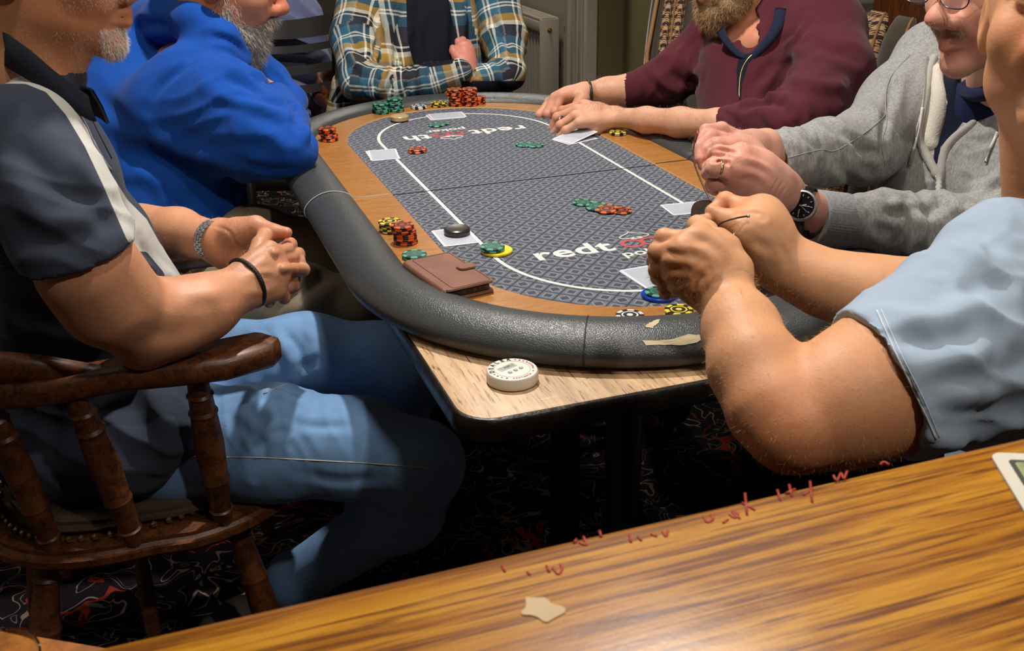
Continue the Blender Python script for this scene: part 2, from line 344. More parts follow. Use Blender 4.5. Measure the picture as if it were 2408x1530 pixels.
for h, lab in ((1, None), (-1, None)):
    prism('playing_surface', oval(.282, .298, half=h), .778, TZ, mFelt, top)
    # wood ring half
    a = oval(.2790, .295, half=h); b_ = oval(.364, .348, half=h); n = len(a)
    V = []; F = []
    for (p, q) in zip(a, b_):
        V += [(p[0], p[1], TZ-.001), (p[0]+(q[0]-p[0])*.02, p[1]+(q[1]-p[1])*.02, TZ+.003), (q[0], q[1], TZ+.003), (q[0], q[1], TZ-.02)]
    fm = []
    for i in range(n-1):
        for k in range(3): F.append((i*4+k, (i+1)*4+k, (i+1)*4+k+1, i*4+k+1)); fm.append(1 if k == 0 else 0)
    F += [(0, 1, 2, 3), ((n-1)*4+3, (n-1)*4+2, (n-1)*4+1, (n-1)*4)]; fm += [0, 0]
    mk('racetrack', V, F, [mRace, mRaceEdge], top, False, fm)
    # padded rail half: bulged section swept round the oval
    sec = [(0, -.022), (.0, .004), (.006, .012), (.020, .018), (.040, .021), (.058, .018), (.076, .009), (.088, -.003), (.092, -.014), (.088, -.025), (.076, -.033), (.0, -.034)]
    ns = 24; ss = spline([np.array(s) for s in sec[1:-1]], 4); m_ = len(ss)
    base = oval(.357, .342, n=30, half=h); V = []; F = []
    # densify straight part
    nb = []
    for i in range(len(base)-1):
        p, q = np.array(base[i]), np.array(base[i+1]); k = max(1, int(np.linalg.norm(q-p)/.012)); nb += [p+(q-p)*j/k for j in range(k)]
    nb.append(np.array(base[-1])); N = len(nb)
    rr = np.random.RandomState(3+h)
    for i, p in enumerate(nb):
        tg = nb[min(i+1, N-1)]-nb[max(i-1, 0)]; nn = np.array([tg[1], -tg[0]]); nn /= np.linalg.norm(nn)+1e-9
        e_ = min(i, N-1-i); end = min(1, (e_*.35+.25))                      # squashed towards the cut ends
        for (o_, z_) in ss: V.append((p[0]+nn[0]*o_*(.99 if e_ > 1 else .97), p[1]+nn[1]*o_*(.99 if e_ > 1 else .97), TZ+z_*(1 if e_ > 1 else .93)))
    for i in range(N-1):
        for k in range(m_-1): F.append((i*m_+k, (i+1)*m_+k, (i+1)*m_+k+1, i*m_+k+1))
        F.append((i*m_+m_-1, (i+1)*m_+m_-1, (i+1)*m_, i*m_))
    F.append(tuple(range(m_))); F.append(tuple((N-1)*m_+k for k in range(m_))[::-1])
    rail = mk('padded_rail', V, F, mLeather, top); rail.data.set_sharp_from_angle(angle=math.radians(70))
    # bottom board
    prism('base_board', oval(.43, .40, half=h), .7655, .778, M('dark_board', H('#3a2413'), .7), top)
def railz(o_):   # height of rail top at distance o_ from the wood
    k_ = int(np.argmax([s[0] for s in ss])); return TZ+np.interp(o_, [s[0] for s in ss[:k_+1]], [s[1] for s in ss[:k_+1]])
# seams of the padding: cords across the rail
def rail_pt(px, py, z=.83): return T(px, py, z)
def rail_line(name, base, nrm, mat, r, lift=.0002, dr=0):
    pts = [];
    for (o_, z_) in ss[:m_-3]:
        q = np.array(base)+np.array(nrm)*o_+np.array([-nrm[1], nrm[0]])*dr*o_
        pts.append((q[0], q[1], TZ+z_+lift))
    tube(name, pts, r, mat, top, 8)
rail_line('rail_seam', (-.357, .000), (-1, 0), mSeam, .0011, -.0004, -.04); rail_line('rail_seam', (.357, .000), (1, 0), M('seam_black', H('#17140f'), .8), .0014, -.0006)  # right-hand seam is a near-black cord
def on_oval(d, e, ang, L=.394):
    a = math.radians(ang); x, y = d*math.cos(a), e*math.sin(a); y += L if y > 0 else -L
    n_ = np.array([math.cos(a)/d, math.sin(a)/e]); n_ /= np.linalg.norm(n_); return (x, y), n_
def near_ang(px, py):
    q = T(px, py, TZ+.003); return math.degrees(math.atan2((q[1]+.394)/.342, q[0]/.357))
a1 = near_ang(1385, 752); p_, n_ = on_oval(.357, .342, a1); rail_line('rail_seam', p_, n_, mBlackPrint, .0010, .0001)
a2 = near_ang(905, 622); p_, n_ = on_oval(.357, .342, a2); rail_line('rail_seam', p_, n_, mSeam, .0004, .0002)
# torn patches of leatherette near the right player's arm: thin ragged patches following the rail
def patch(px_poly, name):
    pts = []
    me = None
    bm = bmesh.new(); vs = []
    c_ = np.mean([p for p in px_poly], axis=0)
    def lift(px, py):
        z = .825
        for _ in range(40):
            q = T(px, py, z); x, y = q[0], q[1]
            # distance outside inner oval
            best = min(((math.hypot(x-bx, y-by), i) for i, (bx, by) in enumerate(nb)), key=lambda s: s[0]); z = .6*z+.4*(railz(best[0])+.0007)
        return (x, y, z)
    dense = []
    for i in range(len(px_poly)):
        a, b2 = np.array(px_poly[i], float), np.array(px_poly[(i+1) % len(px_poly)], float); dense += [a+(b2-a)*k/4+np.array([R_.uniform(-1, 1), R_.uniform(-1, 1)])*.8 for k in range(4)]
    n = len(dense); rings = [1, .66, .33]
    V = [lift(*(c_+(p-c_)*r)) for r in rings for p in dense]+[lift(*c_)]
    F = [(r*n+i, r*n+(i+1) % n, (r+1)*n+(i+1) % n, (r+1)*n+i) for r in range(2) for i in range(n)]+[(2*n+i, 2*n+(i+1) % n, 3*n) for i in range(n)]
    mk(name, V, F, mBare, top, False)
patch([(1510, 800), (1520, 812), (1560, 810), (1600, 812), (1640, 805), (1655, 793), (1650, 788), (1620, 785), (1580, 797), (1540, 800)], 'torn_patch')
patch([(1517, 766), (1528, 758), (1540, 752), (1553, 750), (1547, 760), (1538, 766), (1536, 772), (1518, 768)], 'torn_patch')
# betting line
def ring_strip(d0, e0, d1, e1, z, name, mat):
    a = oval(d0, e0); b_ = oval(d1, e1); n = len(a); V = [(x, y, z) for x, y in a]+[(x, y, z) for x, y in b_]
    F = [(i, (i+1) % n, n+(i+1) % n, n+i) for i in range(n)]; mk(name, V, F, mat, top, False)
ring_strip(.2045, .2255, .2115, .2325, TZ+.0004, 'betting_line', mWhiteLine)
tube('fold_seam', [(-.279, 0, TZ+.0002), (.279, 0, TZ+.0002)], .0011, M('seam_dark', H('#141518'), .9), top, 6)
tube('fold_seam', [(-.357, 0, TZ+.0032), (-.281, 0, TZ+.0032)], .0011, mSeam, top, 6); tube('fold_seam', [(.281, 0, TZ+.0032), (.357, 0, TZ+.0032)], .0011, M('seam_dark2', H('#2a1508'), .9), top, 6)
# printed logo, both ends
def logo(sgn):
    MM = Matrix.Rotation(0 if sgn < 0 else math.pi, 4, 'Z'); B = MM @ Matrix.Translation((0, 0, TZ+.0004))
    text_mesh('logo_word', 'redt', .068, mWhiteLine, top, B @ Matrix.Translation((-.150, -.440, 0)), bold=.0016, align='LEFT', sx=1.12, space=1.06)
    text_mesh('logo_word', 'th', .068, mWhiteLine, top, B @ Matrix.Translation((.085, -.440, 0)), bold=.0016, align='LEFT', sx=1.12, space=1.06)
    text_mesh('logo_word', 'poker', .034, mWhiteLine, top, B @ Matrix.Translation((.035, -.476, 0)), bold=.0006, align='CENTER', sx=1.2)
    for k in (0, 1):   # the two linked red o's
        cx = .026+k*.034; V = []; n = 28
        for r in (.0125, .0195):
            for i in range(n): V.append(B @ Vector((cx+r*1.12*math.cos(2*math.pi*i/n), -.4225+r*math.sin(2*math.pi*i/n), .0002+.0001*k)))
        mk('logo_ring', V, [(i, (i+1) % n, n+(i+1) % n, n+i) for i in range(n)], mRedPrint, top, False)
    # spade outline
    pts = spline([(0, .030, 0), (-.006, .020, 0), (-.020, .008, 0), (-.024, -.002, 0), (-.016, -.010, 0), (-.004, -.007, 0), (-.004, -.010, 0), (-.009, -.015, 0), (.009, -.015, 0), (.004, -.010, 0), (.004, -.007, 0), (.016, -.010, 0), (.024, -.002, 0), (.020, .008, 0), (.006, .020, 0), (0, .030, 0)], 4)
    pts = [B @ Vector((p[0]*1.1+.043, -.392+p[1]*.8, .0003)) for p in pts]; tube('logo_spade', pts[:-1], .0012, mWhiteLine, top, 6, closed=True)
logo(-1); logo(1)
# ---------------------------------------------------------------- chips
CH = .0033
def spotcol(k): return {'orange': H('#dd5a1c'), 'green': H('#4c9a82'), 'yellow': H('#d9c23a'), 'white': H('#d6d3ca')}[k]
def bodycol(k): return {'orange': H('#2a120c'), 'green': H('#0c2f26'), 'yellow': H('#17130d'), 'white': H('#17171a')}[k]
chipmats = {k: (M('chip_body_'+k, bodycol(k), .38, spec=.5), M('chip_spot_'+k, spotcol(k), .38, spec=.5), M('chip_ring_'+k, tuple(.5*x for x in spotcol(k)) if k != 'white' else H('#8a8a8a'), .4), M('chip_inlay_'+k, {'orange': H('#3a1d18'), 'green': H('#2f5549'), 'yellow': H('#26221a'), 'white': H('#2c2d31')}[k], .35)) for k in ('orange', 'green', 'yellow', 'white')}
def ringmesh(r0, r1, z, n, a0=0, a1=2*math.pi, zs=None):
    V = []; 
    for r in (r0, r1):
        for i in range(n+1): a = a0+(a1-a0)*i/n; V.append((r*math.cos(a), r*math.sin(a), z))
    return V, [(i, n+1+i, n+2+i, i+1) for i in range(n)]
def chip_proto(k):
    mb, ms, mr, mi = chipmats[k]; r = .0198
    V, F = lathe_data([(r-.0008, 0), (r, .0007), (r, CH-.0007), (r-.0008, CH)], 36)
    body = bpy.data.meshes.new('poker_chip'); body.from_pydata([tuple(v) for v in V], [], F); body.materials.append(mb); body.polygons.foreach_set('use_smooth', [True]*len(body.polygons)); body.set_sharp_from_angle(angle=.6)
    V = []; F = []
    for s in range(6):     # six edge spots that wrap over the rim
        a0 = 2*math.pi*s/6; a1 = a0+math.radians(33); n = 5; prof = [(.0140, CH+.00008), (r-.0008, CH+.00008), (r+.00008, CH-.0007), (r+.00008, .0007), (r-.0008, -.00002)]
        b0 = len(V)
        for i in range(n+1):
            a = a0+(a1-a0)*i/n
            for (q, z) in prof: V.append((q*math.cos(a), q*math.sin(a), z))
        for i in range(n):
            for j in range(4): F.append((b0+i*5+j, b0+i*5+j+1, b0+(i+1)*5+j+1, b0+(i+1)*5+j))
    sp = bpy.data.meshes.new('edge_spots'); sp.from_pydata(V, [], F); sp.materials.append(ms)
    V, F = ringmesh(.0095, .0118, CH+.00018, 30); V2, F2 = ringmesh(.0, .0045, CH+.00018, 12)
    # star / hexagon print
    b0 = len(V); V += V2; F += [tuple(b0+i for i in f) for f in F2]
    rg = bpy.data.meshes.new('printed_ring'); rg.from_pydata(V, [], F); rg.materials.append(mr if k not in ('yellow', 'white') else ms)
    il = bpy.data.meshes.new('inlay'); V = [(.0130*math.cos(2*math.pi*i/30), .0130*math.sin(2*math.pi*i/30), CH+.0001) for i in range(30)]; il.from_pydata(V, [], [tuple(range(30))]); il.materials.append(mi)
    return body, sp, il, rg
CP = {k: chip_proto(k) for k in chipmats}
for k in CP:
    me = CP[k][1]; bm = bmesh.new(); bm.from_mesh(me); bmesh.ops.recalc_face_normals(bm, faces=bm.faces); bm.to_mesh(me); bm.free()
nth = ['', 'second', 'third', 'fourth', 'fifth', 'sixth', 'seventh', 'eighth', 'ninth', 'tenth', 'eleventh', 'twelfth']
def chip(k, x, y, z, label, group, tilt=(0, 0), top_=True):
    b, s, i, rg = CP[k]
    o = bpy.data.objects.new('poker_chip', b); sc.collection.objects.link(o); o.location = (x, y, z); o.rotation_euler = (tilt[0], tilt[1], R_.uniform(0, 6.28))
    tag(o, label, 'poker chip', group)
    put('edge_spots', s, o, True)
    if top_: put('inlay', i, o, True); put('printed_ring', rg, o, True)
    return o
def stack(kinds, px, py, z, where, group, shift=None, jit=.0012):
    b = T(px, py, z); n = len(kinds)
    for j, k in enumerate(kinds):
        sx = sy = 0
        if shift and j >= shift[0]: sx, sy = shift[1], shift[2]
        lab = ('bottom' if j == 0 else 'top' if j == n-1 else nth[j]+' up')
        col = {'orange': 'orange', 'green': 'green', 'yellow': 'yellow', 'white': 'black-and-white'}[k]
        chip(k, b[0]+sx+R_.uniform(-jit, jit), b[1]+sy+R_.uniform(-jit, jit), z+.0004+j*(CH+.0003), '%s chip, %s in %s' % (col, lab, where), group, top_=(j == n-1 or (shift and j == shift[0]-1)))
    return b
TW = TZ+.003
stack(['orange']*12, 1073, 248, TW, 'left tall orange stack by the plaid sleeve', 'orange chips at the far end', (6, -.004, 0))
stack(['orange']*12, 1107, 247, TW, 'right tall orange stack at the far end', 'orange chips at the far end', (5, -.003, .0))
stack(['orange']*5, 1123, 243, TW, 'short orange stack behind the far tall ones', 'orange chips at the far end')
stack(['green']*7, 898, 266, TW, 'shorter of the two far green stacks', 'green chips at the far end', (4, -.003, 0))
stack(['green']*9, 932, 261, TW, 'taller of the two far green stacks', 'green chips at the far end', (4, -.003, 0))
stack(['white']*2, 985, 255, TW, 'flat pair between the far green and yellow chips', 'far single chips')
stack(['yellow']*3, 1030, 250, TW, 'low yellow stack left of the far orange stacks', 'yellow chips at the far end', (1, .003, 0))
stack(['orange']*8, 776, 330, TW, 'orange stack by the blue sleeve', 'orange chips by the blue hoodie', (4, -.004, .001))
stack(['white', 'yellow', 'yellow', 'yellow', 'yellow'], 921, 543, TW, 'yellow stack on the left wood ring', 'yellow chips on the left', (1, -.001, .002))
stack(['orange']*9, 954, 570, TW, 'orange stack on the left wood ring', 'orange chips on the left', (6, -.004, 0))
stack(['green']*2, 975, 605, TW, 'green pair touching the phone wallet', 'green chips by the wallet')
stack(['white']*2, 1482, 751, TW, 'flat black and white pair at the near rail', 'chips at the near end')
stack(['yellow']*4, 1596, 750, TW, 'yellow stack at the near rail', 'chips at the near end')
stack(['green'], 1026, 296, TZ, 'green pair lying by the far print, left one', 'loose green chips')
stack(['green'], 1038, 292, TZ, 'green pair lying by the far print, right one', 'loose green chips')
stack(['orange']*2, 981, 358, TZ, 'orange pair alone on the cloth', 'loose orange chips', (1, .002, .004))
stack(['green'], 1233, 342, TZ, 'green pair by the bearded player, left one', 'loose green chips')
b = stack(['green'], 1258, 343, TZ, 'green pair by the bearded player, right one', 'loose green chips')
for k, px, py, z, tl, lab in (('green', 1371, 479, 0, (0, 0), 'dark green poker chip, leftmost of the row mid table'), ('green', 1402, 488, .0025, (.0, -.10), 'dark green poker chip, second of the row mid table'), ('orange', 1427, 494, .0030, (.0, -.13), 'orange and black poker chip, third of the row mid table'), ('orange', 1461, 498, .0, (0, 0), 'orange and black poker chip, rightmost of the row mid table')):
    b = T(px, py, TZ+z); chip(k, b[0], b[1], TZ+z+.0004, lab, 'chip row mid table', tl)
stack(['white', 'yellow'], 1453, 316, TW, 'short pair under the bearded man\'s forearm', 'chips under the forearm')
# spacer discs
def disc(name, px, py, z, r, h, mat, label, cat, prof=None, n=40, group=None):
    b = T(px, py, z); o = lathe(name, prof or [(r-.0012, 0), (r, .0012), (r, h-.0012), (r-.0012, h)], mat, None, n, local=False); o.location = (b[0], b[1], z+.0004); tag(o, label, cat, group); return b, o
mYel = M('yellow_plastic', H('#d8c413'), .35); mBlue = M('blue_plastic', H('#0b37a0'), .25); mBlackD = M('dark_resin', H('#2b2624'), .3, spec=.6)
b, o = disc('blind_button', 1168, 593, TZ, .0262, .005, mYel, 'round yellow plastic button under green chips on the betting line', 'button')
q = T(1158, 588, TZ+.005); 
chip('green', q[0], q[1], TZ+.0058, 'lower green poker chip on the yellow button', 'chips on buttons', top_=False); chip('green', q[0]+.0005, q[1]+.0005, TZ+.0058+CH+.0002, 'upper green poker chip on the yellow button', 'chips on buttons')
b, o = disc('blind_button', 1550, 697, TZ, .0265, .0055, mBlue, 'round blue plastic button under a green chip near the right fist', 'button')
chip('green', *T(1548, 690, TZ+.0055)[:2], TZ+.0062, 'mint green poker chip lying on the blue button', 'chips on buttons')
b, o = disc('card_protector', 1075, 551, TZ, .0225, .0115, mBlackD, 'dark round card protector puck resting on a playing card', 'puck', [(.0195, 0), (.0222, .002), (.0228, .006), (.0222, .0098), (.0195, .0115), (.0165, .0109), (.001, .0107)]); o.location.z += .0006
b, o = disc('wooden_puck', 940, 282, TW, .0225, .0105, wood('pale_pine', H('#a98a58'), H('#cdb384'), (60, 8, 60)), 'round pale wooden puck straddling cloth and wood ring at the far end', 'puck'); o.location.z = TW+.0003
b, o = disc('card_protector', 1804, 700, TW, .0235, .010, M('black_red', H('#181012'), .3), 'dark round puck on the wood ring under the right forearm', 'puck'); 
# dealer button
q = T(1205, 894, .7655); db = thing('dealer_button', (q[0], q[1], .7657), 'thick white dealer button timer with small display on the bare table corner', 'dealer button')
mWh = M('white_plastic', H('#d9d3c6'), .35); D0 = Matrix.Translation((q[0], q[1], .7657))
lathe('button_body', [(.031, 0), (.0335, .001), (.0340, .003), (.0340, .0135), (.0325, .0160), (.029, .0165)], mWh, db, 56, D0)
lathe('base_foot', [(.0325, -.0), (.0325, .0008)], mBlackPrint, db, 40, D0)
zt_ = .0166
V, F = ringmesh(.0232, .0238, zt_+.0001, 48); mk('printed_circle', [D0 @ Vector(v) for v in V], F, M('grey_print', H('#8f8c86'), .6), db, False)
rot0 = Matrix.Rotation(math.radians(22), 4, 'Z')
mLcd = M('lcd', H('#7c8474'), .2)
def bxl(name, c, s, mat, bev=.0004):
    bm = bmesh.new(); box_bm(bm, (0, 0, 0), s, bev, M=D0 @ rot0 @ Matrix.Translation(c)); from_bm(name, bm, mat, db)
bxl('display_bezel', (-.002, .008, zt_), (.0270, .0105, .0012), M('bezel', H('#b9b5aa'), .4)); bxl('display', (-.002, .008, zt_+.0006), (.0225, .0068, .0006), mLcd, 0)
text_mesh('display_digits', '0:00', .0055, mBlackPrint, db, D0 @ rot0 @ Matrix.Translation((-.002, .0062, zt_+.0010)), depth=.00005)
for k in range(3): c = D0 @ rot0 @ Vector((-.009+k*.0095, -.006, zt_-.0002)); lathe('push_button', [(.0030, 0), (.0030, .0010), (.0022, .0016)], M('grey_key', H('#9c9ca0'), .3), db, 16, Matrix.Translation(c))
for i, chx in enumerate('DEALER'):
    a = math.radians(178-i*19.5); text_mesh('letter', chx, .0088, mBlackPrint, db, D0 @ Matrix.Translation((.0277*math.cos(a), .0277*math.sin(a), zt_+.0002)) @ Matrix.Rotation(a-math.pi/2, 4, 'Z') @ Matrix.Translation((0, -.003, 0)), bold=.0003, depth=.00005)
for i, chx in enumerate('REDTOOTH'):
    a = math.radians(-105+i*7.5); text_mesh('letter', chx, .0040, mRedPrint, db, D0 @ Matrix.Translation((.0275*math.cos(a), .0275*math.sin(a), zt_+.0002)) @ Matrix.Rotation(a+math.pi/2, 4, 'Z') @ Matrix.Translation((0, -.0015, 0)), bold=.0001, depth=.00005)
for i, chx in enumerate('POKER'):
    a = math.radians(-15+i*8); text_mesh('letter', chx, .0042, mRedPrint, db, D0 @ Matrix.Translation((.0275*math.cos(a), .0275*math.sin(a), zt_+.0002)) @ Matrix.Rotation(a+math.pi/2, 4, 'Z') @ Matrix.Translation((0, -.0015, 0)), bold=.0001, depth=.00005)
for i, a in enumerate((195, 208, 222, 236, 62, 50, 38, 26, -32)):
    a = math.radians(a); lathe('suit_mark', [(.0014, 0), (.0014, .00008)], mBlackPrint if i % 2 else mRedPrint, db, 8, D0 @ Matrix.Translation((.0277*math.cos(a), .0277*math.sin(a), zt_+.0001)))
# ---------------------------------------------------------------- playing cards
def m_back():
    m, t, b = nt('card_back'); v = coords(t); sx = nd(t, 'ShaderNodeSeparateXYZ'); t.links.new(v, sx.inputs[0])
    ax = mth(t, 'ABSOLUTE', sx.outputs[0]); ay = mth(t, 'ABSOLUTE', sx.outputs[1])
    ins = mth(t, 'MULTIPLY', mth(t, 'LESS_THAN', ax, .0275), mth(t, 'LESS_THAN', ay, .040))
    gx = mth(t, 'LESS_THAN', mth(t, 'FRACT', mth(t, 'MULTIPLY', sx.outputs[0], 420)), .38); gy = mth(t, 'LESS_THAN', mth(t, 'FRACT', mth(t, 'MULTIPLY', sx.outputs[1], 420)), .38)
    g = mth(t, 'MAXIMUM', gx, gy); c = mixc(t, mth(t, 'MULTIPLY', ins, g), H('#d3d5da'), H('#8e96a4')); t.links.new(c, b.inputs['Base Color']); b.inputs['Roughness'].default_value = .35; return m
mCard = m_back(); mCardW = M('card_white', H('#d8d8d8'), .4)
def card(px, py, rz, z, label, group, bend=0):
    q = T(px, py, z); bm = bmesh.new(); pl = rrect(-.0315, .0315, -.044, .044, .0035, 4)
    f = bm.faces.new([bm.verts.new((x, y, 0)) for x, y in pl]); r = bmesh.ops.extrude_face_region(bm, geom=[f])
    for v in r['geom']:
        if isinstance(v, bmesh.types.BMVert): v.co.z = .0003
    if bend:
        for v in bm.verts: v.co.z += bend*(v.co.y+.044)**2
    o = from_bm('playing_card', bm, mCard, None, smooth=False); o.location = (q[0], q[1], z); o.rotation_euler = (0, 0, rz); tag(o, label, 'playing card', group); return o
def ang(p1, p2, z=TZ):   # direction of the card's long side
    a, b = T(*p1, z), T(*p2, z); return math.atan2(b[1]-a[1], b[0]-a[0])-math.pi/2
g_ = 'face-down playing cards on the cloth'
c1 = ang((1041, 577), (1012, 541)); card(1072, 556, c1, TZ+.0003, 'face-down playing card under the dark puck, lower of the pair', g_); card(1070.5, 556, c1+.01, TZ+.0007, 'face-down playing card under the dark puck, upper of the pair', g_)
c2 = ang((1553, 480), (1655, 471)); card(1622, 490, c2, TZ+.0004, 'face-down playing card lower of the pair beside the eyeglasses', g_); card(1619, 488.5, c2+.02, TZ+.0008, 'face-down playing card upper of the pair beside the eyeglasses', g_)
c3 = ang((1527, 678), (1457, 633)); card(1530, 651, c3, TZ+.0004, 'face-down playing card lower of the pair under the right fist', g_); card(1531, 650, c3-.03, TZ+.0008, 'face-down playing card upper of the pair under the right fist', g_)
c4_ = ang((1004, 269), (1087, 263)); card(1047, 273.5, c4_+.03, TZ+.0004, 'face-down playing card lower of the pair at the far betting line', g_); card(1052, 271.5, c4_, TZ+.0008, 'face-down playing card upper of the pair at the far betting line', g_)
c5 = ang((870, 378), (862, 356)); card(900, 364, c5+.08, TZ+.0004, 'face-down playing card lower of the pair beside the orange stack, left side', g_); card(902, 363.5, c5-.02, TZ+.0008, 'face-down playing card upper of the pair beside the orange stack, left side', g_)
c6 = ang((1330, 330), (1385, 318)); card(1352, 327, c6, TZ+.0004, 'face-down playing card lower of the pair under the bearded man\'s hands', g_); card(1352, 324, c6+.1, TZ+.0008, 'playing card with a lifted corner under the bearded man\'s hands', g_, bend=1.5)
# ---------------------------------------------------------------- phone wallet
c = [T(*p, .822)[:2] for p in ((960, 616), (1060.5, 597), (1144, 651.6), (1054, 680.5))]
cc = np.mean(c, axis=0); lx = ((c[3]-c[0])+(c[2]-c[1]))/2; Lx = np.linalg.norm(lx); wy = ((c[1]-c[0])+(c[2]-c[3]))/2; Wy = np.linalg.norm(wy); az = math.atan2(lx[1], lx[0])
Lx = .148; Wy = .080
wl = thing('phone_wallet', (cc[0], cc[1], TW), 'brown leather flip phone wallet with strap lying on the wood ring', 'phone case')
mWal = M('brown_leather', H('#79503e'), .55, var=.22, vs=14, bmp=.35, bs=160, bd=.001); mPh = M('phone_grey', H('#2c2826'), .35)
WM = Matrix.Translation((cc[0], cc[1], TW)) @ Matrix.Rotation(az, 4, 'Z')
def wp(name, poly, z0, z1, mat, bev=.0012):
    bm = bmesh.new(); vs = [bm.verts.new((p[0], p[1], z0)) for p in poly]; f = bm.faces.new(vs); r = bmesh.ops.extrude_face_region(bm, geom=[f])
    for v in r['geom']:
        if isinstance(v, bmesh.types.BMVert): v.co.z = z1
    bmesh.ops.bevel(bm, geom=[e for e in bm.edges if abs(e.verts[0].co.z-e.verts[1].co.z) < 1e-6], offset=bev, segments=2, affect='EDGES'); bmesh.ops.transform(bm, matrix=WM, verts=bm.verts); return from_bm(name, bm, mat, wl)
wp('back_cover', rrect(-Lx/2, Lx/2, -Wy/2, Wy/2, .008), .0005, .0045, mWal); wp('front_cover', rrect(-Lx/2, Lx/2, -Wy/2, Wy/2, .008), .0155, .0190, mWal)
wp('phone', rrect(-Lx/2+.004, Lx/2-.004, -Wy/2+.007, Wy/2-.004, .009), .0047, .0150, mPh, .002)
for k, s_ in ((-.018, .010), (-.001, .012), (.018, .012)): box('port', WM @ Vector((Lx/2-.0038, k, .010)), (.001, s_, .004), mBlackPrint, wl, .0003, rz=az)
# spine: rounded wrap on the near side
V, F = tube_data([WM @ Vector((x, -Wy/2+.001, .0098)) for x in np.linspace(-Lx/2+.004, Lx/2-.004, 20)], .0092, 16, flat=.55, nrm=[(0, 0, 0) if 0 else tuple((WM.to_3x3() @ Vector((0, 1, 0)))) for _ in range(20)]); mk('spine', V, F, mWal, wl)
wp('strap', [(x+.004, y+Wy/2-.013) for x, y in rrect(-.011, .011, -.013, .017, .008)], .0192, .0222, mWal, .001)
st = [WM @ Vector((x, y, .0193)) for x, y in rrect(-Lx/2+.004, Lx/2-.004, -Wy/2+.012, Wy/2-.004, .006)]; tube('stitched_edge', st, .0004, M('stitch_brown', H('#4a2d20'), .7), wl, 5, closed=True)

# ---------------------------------------------------------------- bar counter in the foreground
mBar = None
def m_bar():
    m, t, b = nt('bar_oak'); v = coords(t, (1.3, 26, 26), (0, 0, .03)); n = noise(t, v, 2.6, 6, .62, .9); n2 = noise(t, coords(t, (3, 90, 40), (0, 0, .03)), 3, 5, .6, .5)
    c = ramp(t, n, [(.32, H('#4a2206')), (.44, H('#9a6010')), (.62, H('#bd8420')), (.8, H('#ab761c'))]); c = mixc(t, ramp(t, n2, [(.38, (1, 1, 1)), (.5, (0, 0, 0))]), c, H('#6e3c0c'))
    wv = noise(t, coords(t), 9, 4, .6); b.inputs['Roughness'].default_value = .3
    t.links.new(mth(t, 'MULTIPLY_ADD', wv, .25, .17), b.inputs['Roughness']); b.inputs['Coat Weight'].default_value = .35; b.inputs['Coat Roughness'].default_value = .22
    t.links.new(c, b.inputs['Base Color']); bump(t, b, noise(t, coords(t), 160, 4, .7), .12, .0007); return m
mBar = m_bar(); BZ = 1.06
bar = thing('bar_counter', (-.1, -1.7, 0), 'orange-brown varnished oak bar counter with dark grain in the foreground', 'bar counter')
e0, e1 = T(200, 1530, BZ), T(2408, 1010, BZ)
yl = (e0[1]+e1[1])/2
box('counter_top', (.25, yl-.30, BZ-.02), (2.2, .60, .04), mBar, bar, .008)
box('front_panel', (.25, yl-.32, .5), (2.1, .03, 1.02), wood('bar_front', H('#2a1206'), H('#4a240c'), (20, 20, 2)), bar, .002)
mInk = M('red_ink', H('#9c2c10'), .5)
for st_ in ([(1715, 1210), (1728, 1218), (1735, 1208), (1722, 1204), (1740, 1220)], [(1752, 1160), (1757, 1212)], [(1745, 1182), (1775, 1200)], [(1828, 1152), (1836, 1178)], [(1856, 1140), (1862, 1168)], [(1848, 1160), (1870, 1150)], [(1905, 1132), (1910, 1182)], [(1888, 1165), (1912, 1150)], [(1960, 1118), (1968, 1130), (1978, 1112), (1984, 1126), (1992, 1108)], [(2070, 1092), (2078, 1086), (2090, 1092)], [(1655, 1215), (1662, 1228), (1676, 1222), (1672, 1210)], [(1558, 1250), (1566, 1262), (1570, 1248)], [(1500, 1262), (1508, 1272)], [(1480, 1258), (1484, 1276)], [(1410, 1248), (1414, 1262)], [(1372, 1262), (1380, 1282), (1362, 1276)], [(1300, 1335), (1312, 1350), (1322, 1338), (1318, 1326)], [(1285, 1330), (1292, 1346)], [(1180, 1330), (1188, 1345)], [(1240, 1345), (1246, 1352)], [(1530, 1256), (1545, 1262)], [(1350, 1276), (1356, 1268)], [(1700, 1230), (1712, 1222)]):
    p_ = [T(x, y, BZ) for x, y in st_]; p_ = spline(p_, 4) if len(p_) > 2 else p_
    tube('ink_mark', p_, .0008, mInk, bar, 6)
pl = []
for k in range(22):
    a = 2*math.pi*k/22; pl.append(T(1272+math.cos(a)*48*(1+.25*math.sin(3*a+1)), 1432+math.sin(a)*26*(1+.3*math.sin(2*a)+.15*math.cos(5*a)), BZ)[:2])
prism('dried_spill', pl, BZ+.0002, BZ+.0006, M('spill', H('#a98a55'), .5, var=.1), bar)
